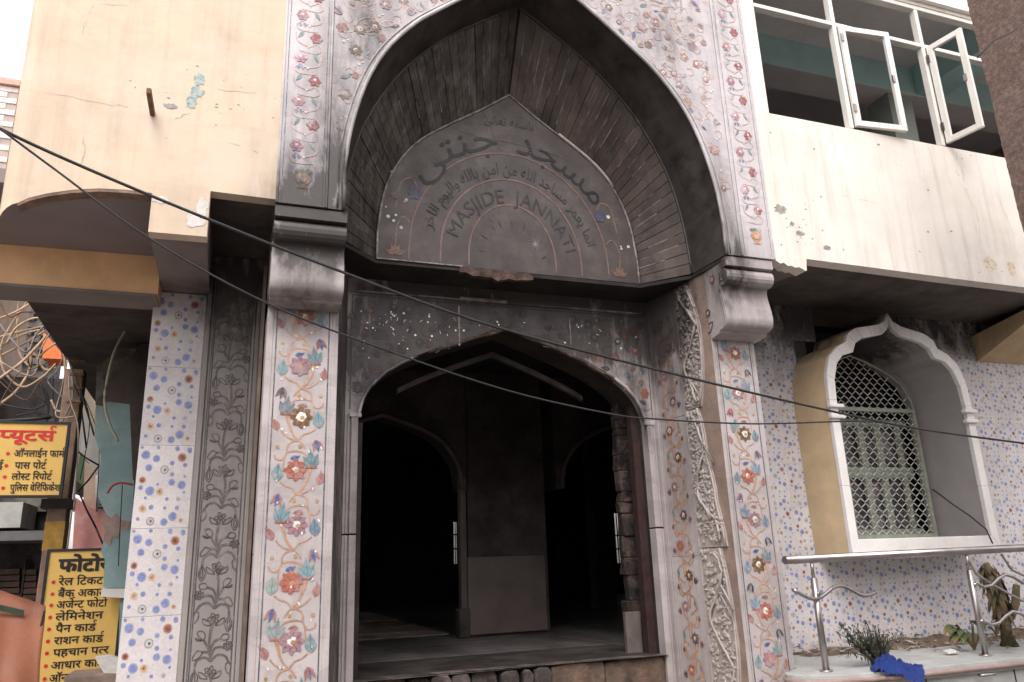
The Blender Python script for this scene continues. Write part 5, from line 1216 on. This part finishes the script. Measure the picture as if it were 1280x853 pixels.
# =================================================================== CABLES across the facade
def cable(pts, Y, r_, label):
    P = smoothpts([tuple(at(x, y, Yv)) for x, y, Yv in pts], 6); m = MB(); m.tube(P, r_, 6); o = m.build('overhead_cable', CABLE); tag(o, label, 'cable')
cable([(-60, 125, 4.4), (0, 161, 4.5), (95, 205, 4.6), (240, 266, 4.7), (430, 341, 4.8), (620, 409, 4.9), (860, 472, 4.95), (1075, 522, 5.0), (1180, 541, 5.0), (1340, 562, 5.0)], 4.6, .0095, 'thicker upper black cable sagging across the whole facade')
cable([(-30, 138, 4.45), (0, 161, 4.48), (70, 213, 4.55), (190, 300, 4.6), (340, 382, 4.7), (500, 444, 4.8), (640, 490, 4.9), (760, 517, 4.9), (820, 524, 4.95), (940, 530, 4.95), (1060, 527, 5.0), (1110, 529, 5.0)], 4.6, .0065, 'thinner lower black cable drooping over the doorway to meet the upper one')

# =================================================================== SIGNS
def sign(name, label, x0, x1, z0, z1, Y, yaw_=0):
    t = thing(name, label, 'sign', ((x0+x1)/2, Y, z0)); m = MB(); m.box((x0, Y, z0), (x1, Y+.03, z1)); m.build('board', SIGNY, t)
    m = MB(); f_ = .022
    m.box((x0-f_, Y-.012, z0-f_), (x0, Y+.04, z1+f_)); m.box((x1, Y-.012, z0-f_), (x1+f_, Y+.04, z1+f_)); m.box((x0, Y-.011, z0-f_), (x1, Y+.04, z0)); m.box((x0, Y-.011, z1), (x1, Y+.04, z1+f_)); m.build('frame', SIGNF, t); return t
def dot(t, fr, x, z, r_=.016):
    m = MB(); m.poly([fr(a, b, .003) for a, b in circ(x, z, r_, 10)]); m.build('bullet', INKR, t)
YS = 8.0
a = at(88, 531, YS); b = at(84, 619, YS); sx0 = at(-40, 530, YS).x
s1 = sign('services_sign', 'yellow signboard with red heading hanging higher up on the pole', sx0, a.x-.02, b.z, a.z, YS)
frA = Fr((0, YS, 0), (1, 0, 0), (0, 0, 1), (0, -1, 0))
def row(t, toks, px0, px1, pyb, Y, fr, mt, bold, hmul=1.0, dotpx=None, hpx=16):
    A = at(px0, pyb, Y); B = at(px1, pyb, Y); h = (at(px0, pyb-hpx, Y).z-A.z)
    put_text('lettering', hindi(toks, bold), fr, A.x, A.z, h*hmul/.72, B.x-A.x, mt, t)
    if dotpx: D = at(dotpx, pyb-hpx*.4, Y); dot(t, fr, D.x, D.z)
row(s1, [('h', 'म'), ('h', 'प'), 'यू', 'ट', 'स', '^'], -14, 68, 550, YS, frA, INKR, .03, hpx=14)
row(s1, ['ऑ', 'न', 'ला', 'ई', 'न', ' ', 'फा', 'म', '^'], 17, 80, 571, YS, frA, INKB, .018, dotpx=10, hpx=9)
row(s1, ['पा', 'स', ' ', 'पो', 'ट', '^'], 18, 57, 586, YS, frA, INKB, .018, dotpx=8, hpx=9)
row(s1, ['ई'], -4, 3, 586, YS, frA, INKB, .018, hpx=9)
row(s1, ['लो', ('h', 'स'), 'ट', ' ', 'रिपो', 'ट', '^'], 14, 64, 600, YS, frA, INKB, .018, dotpx=6, hpx=9)
row(s1, ['पु', 'लि', 'स', ' ', 'वे', 'रि', 'फि', 'के', 'श', 'न'], 12, 80, 614, YS, frA, INKB, .018, dotpx=4, hpx=9)
YS2 = 7.9
a = at(66, 690, YS2); b = at(152, 690, YS2); z0 = at(60, 870, YS2).z
s2 = sign('tall_services_sign', 'tall yellow signboard listing services in black beside the dotted tile pier', a.x-.02, b.x+.03, z0, a.z, YS2)
frB = Fr((0, YS2, 0), (1, 0, 0), (0, 0, 1), (0, -1, 0))
row(s2, ['फो', 'टो', ('h', 'स'), 'टे', 'ट'], 73, 166, 715, YS2, frB, INKB, .045, hpx=17)
rows = [(['रे', 'ल', ' ', 'टि', 'क', 'ट'], 73, 128, 732), (['बैं', 'क', ' ', 'अ', 'का', 'उ', ('h', 'न'), 'ट'], 72, 144, 747), (['अ', 'जे', '^', ('h', 'न'), 'ट', ' ', 'फो', 'टो'], 70, 133, 761), (['ले', 'मि', 'ने', 'श', 'न'], 69, 128, 776),
        (['पै', 'न', ' ', 'का', 'ड', '^'], 69, 119, 791), (['रा', 'श', 'न', ' ', 'का', 'ड', '^'], 67, 128, 806), (['प', 'ह', 'चा', 'न', ' ', 'प', ('h', 'त'), 'र'], 66, 135, 821), (['आ', 'धा', 'र', ' ', 'का', 'ड', '^'], 63, 130, 837), (['ऑ', 'न', 'ला', 'ई', 'न'], 61, 112, 853)]
for i, (tk, p0, p1, py) in enumerate(rows): row(s2, tk, p0, p1, py, YS2, frB, INKB, .018, dotpx=67-i*1.4, hpx=10)

# =================================================================== LANE BEHIND, LEFT
def P3(px, py, Y): return at(px, py, Y)
def quadprism(pix, Y, depth, name, mt, par=None, **k):
    m = MB(); m.prism([P3(x, y, Y) for x, y in pix], (0, depth, 0)); return m.build(name, mt, par, **k)
# teal side wall of the porch
tw_ = thing('teal_side_wall', 'peeling teal painted wall behind the dotted tile pier', 'wall', (-1, 7.7, 1.4))
YT2 = 7.6
quadprism([(120, 500), (162, 460), (176, 460), (160, 735), (129, 735), (131, 700), (126, 690), (136, 650), (122, 620), (126, 570), (118, 545)], YT2, .3, 'painted_wall', TEAL, tw_)
quadprism([(127, 652), (134, 644), (139, 648), (146, 641), (151, 650), (163, 652), (160, 664), (150, 661), (147, 673), (141, 671), (137, 682), (129, 676), (131, 664)], YT2-.006, .004, 'bare_patch', mat('bare_brown', (.27, .20, .17), .9, .2, 10, .4, 30), tw_)
quadprism([(127, 736), (161, 736), (160, 748), (126, 746)], YT2-.05, .3, 'plaster_ledge', PALEW, tw_)
quadprism([(150, 748), (170, 748), (165, 880), (146, 880)], YT2, .3, 'lower_strip', TEAL, tw_)
m = MB(); m.box((-1.12, 8.4, 0), (-.35, 8.5, 3.69)); m.build('back_wall', DARKC, tw_)
quadprism([(122, 500), (176, 430), (186, 430), (176, 600), (166, 600), (162, 505)], YT2-.01, .2, 'smoked_patch', DARKC, tw_)
m = MB(); m.tube(smoothpts([tuple(P3(x, y, 7.3)) for x, y in ((158, 411), (143, 440), (133, 480), (131, 505), (137, 530), (148, 552))], 4), .012, 6); tag(m.build('hanging_pipe', mat('pale_pipe', (.30, .29, .22), .6, .2, 9, 0, 9)), 'pale flexible pipe hanging from the dark porch ceiling', 'pipe')
m = MB(); m.tube(smoothpts([tuple(P3(x, y, 7.4)) for x, y in ((134, 617), (141, 607), (152, 604), (166, 606))], 4), .010, 6); tag(m.build('red_cable', mat('red_cable', (.3, .03, .035), .5, .1, 5, 0, 9)), 'short red cable fixed to the teal wall', 'cable')
m = MB(); m.tube([P3(153, 606, 7.45), P3(150, 660, 7.45), P3(148, 708, 7.45)], .004, 4); tag(m.build('thin_cable', CABLE), 'thin black cable hanging down the teal wall', 'cable')
quadprism([(119, 506), (121, 458), (150, 436), (180, 436), (180, 474), (163, 480), (152, 494), (136, 499), (128, 508)], YT2-.004, .25, 'smoked_wall', mat('smoke_browned_wall', (.075, .062, .052), .9, .4, 5, .3, 20, c2=(.12, .13, .115)), tw_)
# pole
pole = thing('utility_pole', 'weathered square pole with ochre painted band behind the yellow signs', 'pole', P3(76, 700, 8.6)*1)
pb0 = P3(64, 600, 8.4).x; pb1 = P3(88, 600, 8.4).x
pole.location = ((pb0+pb1)/2, 8.4, 0)
m = MB(); m.box((pb0, 8.4, 0), (pb1, 8.6, 3.6)); m.build('shaft', POLEM, pole, bevel=.01)
z0 = P3(76, 688, 8.4).z; z1 = P3(76, 652, 8.4).z; m = MB(); m.box((pb0-.003, 8.394, z0), (pb1+.003, 8.6, z1)); m.build('ochre_band', OCHRE, pole)
m = MB(); m.box((pb0-.05, 8.35, P3(70, 636, 8.4).z), (pb1+.03, 8.62, P3(70, 624, 8.4).z)); m.build('bracket', SIGNF, pole)
for i in range(4):
    zz = P3(80, 505-i*17, 8.4).z; m = MB(); m.box((pb0+.05, 8.34, zz), (pb1+.02, 8.37, zz+.03)); m.build('insulator', RUST, pole, bevel=.01)
# orange box
t = thing('orange_box', 'bright orange junction box beyond the black ceiling edge', 'box', P3(64, 440, 9.5)); quadprism([(53, 448), (54, 415), (60, 421), (76, 440), (77, 449)], 9.5, .35, 'box_body', ORB, t)
# shop front / rubble house at left
sh = thing('dark_shop', 'dark shuttered shop with dirty awning under the higher yellow sign', 'shop', P3(30, 700, 10.5))
sh.location.z = 0
def bxp(px0, px1, py0, py1, Y, d, name, mt, par): 
    a = P3(px0, (py0+py1)/2, Y); b = P3(px1, (py0+py1)/2, Y); zt = P3((px0+px1)/2, py0, Y).z; zb_ = P3((px0+px1)/2, py1, Y).z
    m = MB(); m.box((a.x, Y, zb_), (b.x, Y+d, zt)); return m.build(name, mt, par)
bxp(-90, 72, 470, 900, 11.0, .5, 'shop_wall', DARKG, sh)
bxp(-30, 27, 628, 660, 10.2, .7, 'awning', AWN, sh); bxp(-30, 60, 596, 640, 10.9, .1, 'plaster_patch', mat('grimy_plaster', (.24, .22, .19), .9, .3, 5, .3, 20, c2=(.12, .11, .1)), sh)
bxp(-30, 62, 664, 676, 10.0, .9, 'canopy', mat('grey_canopy', (.12, .115, .12), .7, .2, 5, .1, 20), sh)
for i in range(9): bxp(-30, 24, 712+i*8, 718.5+i*8, 10.9, .06, 'shutter_slat', BROWNS, sh)
for i in range(6): bxp(28, 45, 712+i*8, 718.5+i*8, 10.9, .06, 'shutter_slat', BROWNS, sh)
bxp(25, 27, 700, 790, 10.88, .08, 'shutter_post', DARKG, sh)
o = bxp(46, 59, 715, 770, 10.7, .02, 'poster', PALEW, sh); quadprism([(48, 726), (58, 722), (60, 740), (57, 752), (47, 750), (45, 738)], 10.68, .01, 'red_emblem', INKR, sh)
quadprism([(50, 733), (56, 732), (56, 742), (50, 742)], 10.66, .008, 'emblem_lettering', PALEW, sh)
rub = thing('rubble_house', 'grey rubble walled house behind the beige cable bundle', 'house', P3(20, 420, 13)); rub.location.z = 0
bxp(-60, 62, 330, 520, 13.0, 1.0, 'house_wall', RUBBLE, rub)
r5 = random.Random(6); cm = []
for v_ in range(3):
    mm = MB(); 
    q = [Vector((r5.uniform(-.02, .02), r5.uniform(-.03, .01), r5.uniform(-.01, .01))) for _ in range(8)]
    mm.box((0, 0, 0), (.20, .12, .10)); mm.v = [tuple(Vector(a)+b) for a, b in zip(mm.v, q)]; cm.append(mm.mesh('rubble_stone', RUBBLE))
o0 = P3(-20, 480, 12.9)
for j in range(16):
    for i in range(6):
        X_ = o0.x+i*.215+(.1 if j % 2 else 0); Z_ = o0.z+j*.112+r5.uniform(-.01, .01)
        if X_ > P3(42, 480, 12.9).x+.0: continue
        link('stone', cm[r5.randrange(3)], rub).location += Vector((X_, 12.93+r5.uniform(-.03, .02), Z_))
quadprism([(26, 372), (35, 371), (52, 398), (62, 452), (50, 452), (38, 420)], 13.6, .2, 'pale_gable', PALEW, rub)
# pink house and pale house down the lane
ph_ = thing('pink_house', 'pink washed house with green shutter far down the lane', 'house', P3(115, 640, 14)); ph_.location.z = 0
quadprism([(92, 470), (104, 470), (128, 545), (128, 605), (90, 600), (88, 520)], 15.0, .4, 'upper_wall', PALEW, ph_)
quadprism([(96, 470), (106, 462), (120, 512), (119, 542), (112, 520)], 14.5, .3, 'sloping_board', mat('cream_board', (.55, .45, .35), .7, .1, 5, .1, 20), ph_)
quadprism([(94, 622), (104, 630), (118, 636), (134, 636), (133, 700), (90, 700)], 14.3, .3, 'pink_wall', PINKW, ph_)
quadprism([(94, 560), (110, 578), (107, 610), (92, 598)], 14.6, .1, 'shutter', GREENS, ph_)
quadprism([(92, 596), (106, 604), (104, 622), (90, 616)], 14.65, .1, 'window', DARKG, ph_)
quadprism([(106, 576), (120, 590), (119, 636), (104, 630)], 14.4, .15, 'pilaster', mat('peach_pilaster', (.62, .46, .36), .8, .1, 4, .1, 20), ph_)
pg = quadprism([(120, 596), (135, 598), (134, 636), (120, 636)], 14.2, .05, 'grille_panel', DARKG, ph_)
m = MB()
for i in range(4):
    for j in range(7):
        c = P3(122+i*3.2, 600+j*5.2, 14.15); m.tube([c+Vector((.022*math.cos(t), 0, .030*math.sin(t))) for t in [q*math.pi/3 for q in range(6)]], .006, 4, closed=True)
m.build('grille', PALEW, pg)
m = MB(); m.tube([P3(121, 594, 14.1), P3(121, 640, 14.1)], .02, 5); m.tube([P3(134, 596, 14.1), P3(134, 640, 14.1)], .02, 5); m.build('grille_post', PALEW, pg)
quadprism([(112, 500), (128, 502), (127, 560), (114, 540)], 22, 1, 'far_wall', mat('far_white_wall', (.8, .8, .8), .9, .1, 4, 0, 5), ph_)
m = MB(); 
for (x0, y0, x1, y1) in ((92, 560, 124, 582), (124, 582, 97, 615), (97, 470, 108, 560), (97, 612, 120, 660), (120, 660, 134, 690)): m.tube([P3(x0, y0, 12), P3((x0+x1)/2, (y0+y1)/2+2, 12), P3(x1, y1, 12)], .012, 4)
tag(m.build('service_wires', CABLE), 'thin dark service wires crossing in front of the pink house', 'wires')
bxp(88, 93, 520, 700, 13.9, .1, 'drainpipe', PALEW, ph_)
# distant brick house at top-left, pink coping
bh = thing('whitewashed_house', 'whitewashed brick house with pink coping at the far left edge', 'house', P3(5, 200, 9)); bh.location.z = 0
a = P3(-40, 98, 10); b = P3(26, 98, 10); zl = 3.5
m = MB(); m.box((a.x, 10.014, 0), (b.x-.004, 12, a.z-.03)); m.build('house_wall', mat('white_brick_core', (.45, .38, .35), .9, .1, 5, .2, 30), bh)
m = MB(); m.box((0, 0, 0), (.22, .08, .07)); bme = m.mesh('brick', mat('whitewashed_brick', (.72, .67, .65), .9, .1, 9, .2, 30)); j = 0
z = a.z-.1
while z > a.z-1.9:
    for i in range(3):
        o = link('brick', bme, bh); o.location += Vector((b.x-.225-i*.232-(.11 if j % 2 else 0), 10.0+random.uniform(0, .008), z))
    z -= .082; j += 1
m = MB(); m.box((a.x, 9.96, a.z-.02), (b.x+.01, 12, a.z+.06)); m.build('coping', mat('pink_coping', (.66, .40, .34), .8, .1, 9, .1, 30), bh)
# beige cables
cps = [[(-10, 402), (20, 390), (40, 378)], [(-10, 424), (25, 415), (55, 408)], [(-10, 438), (30, 418), (55, 412)], [(-5, 448), (30, 430), (56, 414)], [(-10, 480), (25, 455), (45, 435), (58, 420)], [(38, 372), (18, 400), (2, 430), (4, 462), (28, 484), (55, 470), (70, 455)],
       [(25, 362), (22, 400), (24, 440), (36, 458)], [(-10, 512), (20, 490), (38, 460), (36, 436)], [(60, 400), (42, 398), (20, 410), (8, 430)], [(40, 440), (48, 446), (60, 436), (72, 428)], [(46, 446), (56, 462), (70, 460)], [(81, 440), (82, 470), (90, 495)], [(64, 500), (72, 514), (88, 510), (96, 494)]]
BCL = ['topmost beige cable crossing the rubble house to the black ceiling edge', 'second beige cable from the top of the straight run across the lane', 'third beige cable of the straight run, close under the second', 'lowest beige cable of the parallel fan rising to the ceiling edge', 'thick beige cable climbing from the left frame edge to the orange box', 'widest round beige loop reaching from the ceiling down under the orange box',
       'upright beige cable hanging at the left of the big round loop', 'thick beige cable with a cut end rising from the lower left', 'short beige cable arching from the ceiling edge to the far left', 'small beige curl just left of the orange box', 'small beige curl just below the orange box', 'short beige cable hanging right of the orange box beside the ceiling edge', 'small brown loop on the pole just above the yellow sign']
for i, c in enumerate(cps):
    m = MB(); m.tube(smoothpts([tuple(P3(x, y, 8.9+(i % 4)*.06)) for x, y in c], 5), .012 if i not in (4, 7) else .016, 5)
    o = m.build('beige_cable', CABLEB); tag(o, BCL[i], 'cable', 'beige cables tangled above the signboard')
DCL = ['dark cable crossing behind the big beige loop from the left edge', 'dark cable running just above the sign arm from the left edge', 'dark cable sagging down to the pole top right of the loop', 'dark upright cable hanging beside the pole above the sign', 'lowest dark cable reaching right past the pole over the sign', 'dark cable hanging on the right side of the pole', 'dark cable slanting down from the left edge to the pole']
for i, c in enumerate([[(-8, 450), (25, 480), (60, 505)], [(0, 505), (40, 512), (66, 500)], [(30, 470), (58, 490), (60, 525)], [(50, 480), (60, 510), (52, 540)], [(20, 520), (50, 516), (85, 530)], [(66, 470), (66, 500), (70, 530)], [(0, 470), (30, 500), (62, 530)]]):
    m = MB(); m.tube(smoothpts([tuple(P3(x, y, 9.3)) for x, y in c], 5), .010, 5); o = m.build('dark_cable', CABLE); tag(o, DCL[i], 'cable', 'dark cables behind the beige loops')
TCL = ['cream', 'dark grey', 'brown', 'pale grey']; q = random.Random(31)
CB2 = [mat('cream_cable', (.36, .29, .22), .6, .25, 10, 0, 10), CABLE, mat('brown_cable', (.14, .085, .06), .6, .2, 9, 0, 9), mat('grey_cable', (.22, .21, .21), .6, .2, 9, 0, 9)]
ENDS = [((86, 470), (98, 540), (92, 640), 'dropping down the far side of the pole beside the pale house'), ((90, 460), (112, 530), (100, 600), 'bowing out between the pole and the teal wall'), ((70, 455), (30, 500), (-8, 470), 'sagging low from the pole top to the left frame edge'), ((78, 448), (60, 478), (88, 505), 'looped tightly over the pole top'),
        ((84, 452), (70, 520), (96, 520), 'hooked round the pole just over the upper yellow sign'), ((95, 478), (124, 560), (120, 640), 'running past the grille of the pink house'), ((60, 452), (20, 470), (-8, 520), 'slanting down left behind the upper yellow sign'), ((62, 400), (30, 440), (-8, 395), 'sagging across the rubble wall'),
        ((66, 410), (40, 470), (0, 452), 'looping below the parallel fan of cables'), ((92, 480), (104, 500), (118, 545), 'hanging along the cream board of the pink house'), ((48, 390), (10, 395), (-8, 362), 'stretched tight under the arch beam'), ((82, 440), (90, 500), (76, 530), 'bunched against the pole shaft')]
for i, (a, b, c, t_) in enumerate(ENDS):
    Yc = 8.15+.1*(i % 3); m = MB(); m.tube(smoothpts([tuple(P3(*a, Yc)), tuple(P3((a[0]+b[0])/2+q.uniform(-4, 4), (a[1]+b[1])/2+q.uniform(-4, 4), Yc)), tuple(P3(*b, Yc)), tuple(P3(*c, Yc))], 5), q.uniform(.004, .010), 5)
    tag(m.build('street_cable', CB2[i % 4]), TCL[i % 4]+' cable '+t_, 'cable', 'cables tangled round the utility pole')
# steel arm above sign
m = MB(); m.tube([P3(-5, 527, 8.1), P3(40, 524, 8.1), P3(64, 522, 8.1)], .015, 5); tag(m.build('sign_arm', SIGNF), 'black iron arm running above the red headed sign', 'bracket')
# tarpaulin
m = MB(); m.smooth = True; I = {}; n1 = 20; n2 = 12
cor = [P3(-30, 728, 7.2), P3(57, 758, 7.0), P3(45, 900, 6.6), P3(-60, 900, 6.4)]
for i in range(n1+1):
    for j in range(n2+1):
        u = i/n1; v = j/n2; p = cor[0].lerp(cor[1], u).lerp(cor[3].lerp(cor[2], u), v); p.y += .06*noise.noise(Vector((u*3, v*2, 7)))+.02*math.sin(v*9); I[i, j] = m.vert(p)
for i in range(n1):
    for j in range(n2): m.face((I[i, j], I[i+1, j], I[i+1, j+1], I[i, j+1]))
tp = m.build('orange_tarpaulin', TARP); tag(tp, 'faded orange tarpaulin slung in front of the dark shop', 'tarpaulin')
sm_ = tp.modifiers.new('s', 'SOLIDIFY'); sm_.thickness = .01
quadprism([(-5, 755), (30, 763), (29, 770), (-5, 763)], 6.95, .01, 'tarp_label', PLANTG, tp)
quadprism([(54, 764), (57, 764), (36, 860), (33, 860)], 6.93, .01, 'tarp_seam', SIGNF, tp)
pa = P3(38, 850, 6.9); pb_ = P3(46, 800, 6.9)
put_text('tarp_lettering', (lambda v: (v[0], v[1], max(p[0] for p in v[0])))(glyph_mesh('LIVE', 1, .02)), Fr(pa, pb_-pa, Vector((0, -1, 0)).cross((pb_-pa).normalized()), (0, -1, 0)), 0, 0, .17, (pb_-pa).length, INKR, tp)
# parcel cloth and stone step below sign two
quadprism([(118, 822), (135, 820), (150, 824), (148, 842), (130, 842), (124, 832)], 7.3, .12, 'white_bag', PATCHW); tag(bpy.data.objects['white_bag'], 'crumpled white bag in front of the tall yellow sign', 'bag')
a = P3(80, 845, 7.3); b = P3(150, 845, 7.3); m = MB(); m.box((a.x, 7.3, 0), (b.x, 7.7, a.z)); tag(m.build('stone_counter', MORTAR, bevel=.02), 'grey stone counter end below the tall yellow sign', 'counter')

# =================================================================== houses across the street (behind the viewer, they shade the lower walls)
oh = thing('opposite_house', 'plain plastered house across the street facing the gateway', 'house', (2, -5, 0))
m = MB(); m.box((-9, -12, 0), (16, -5.2, 6.2)); m.build('house_wall', HOUSEM, oh)
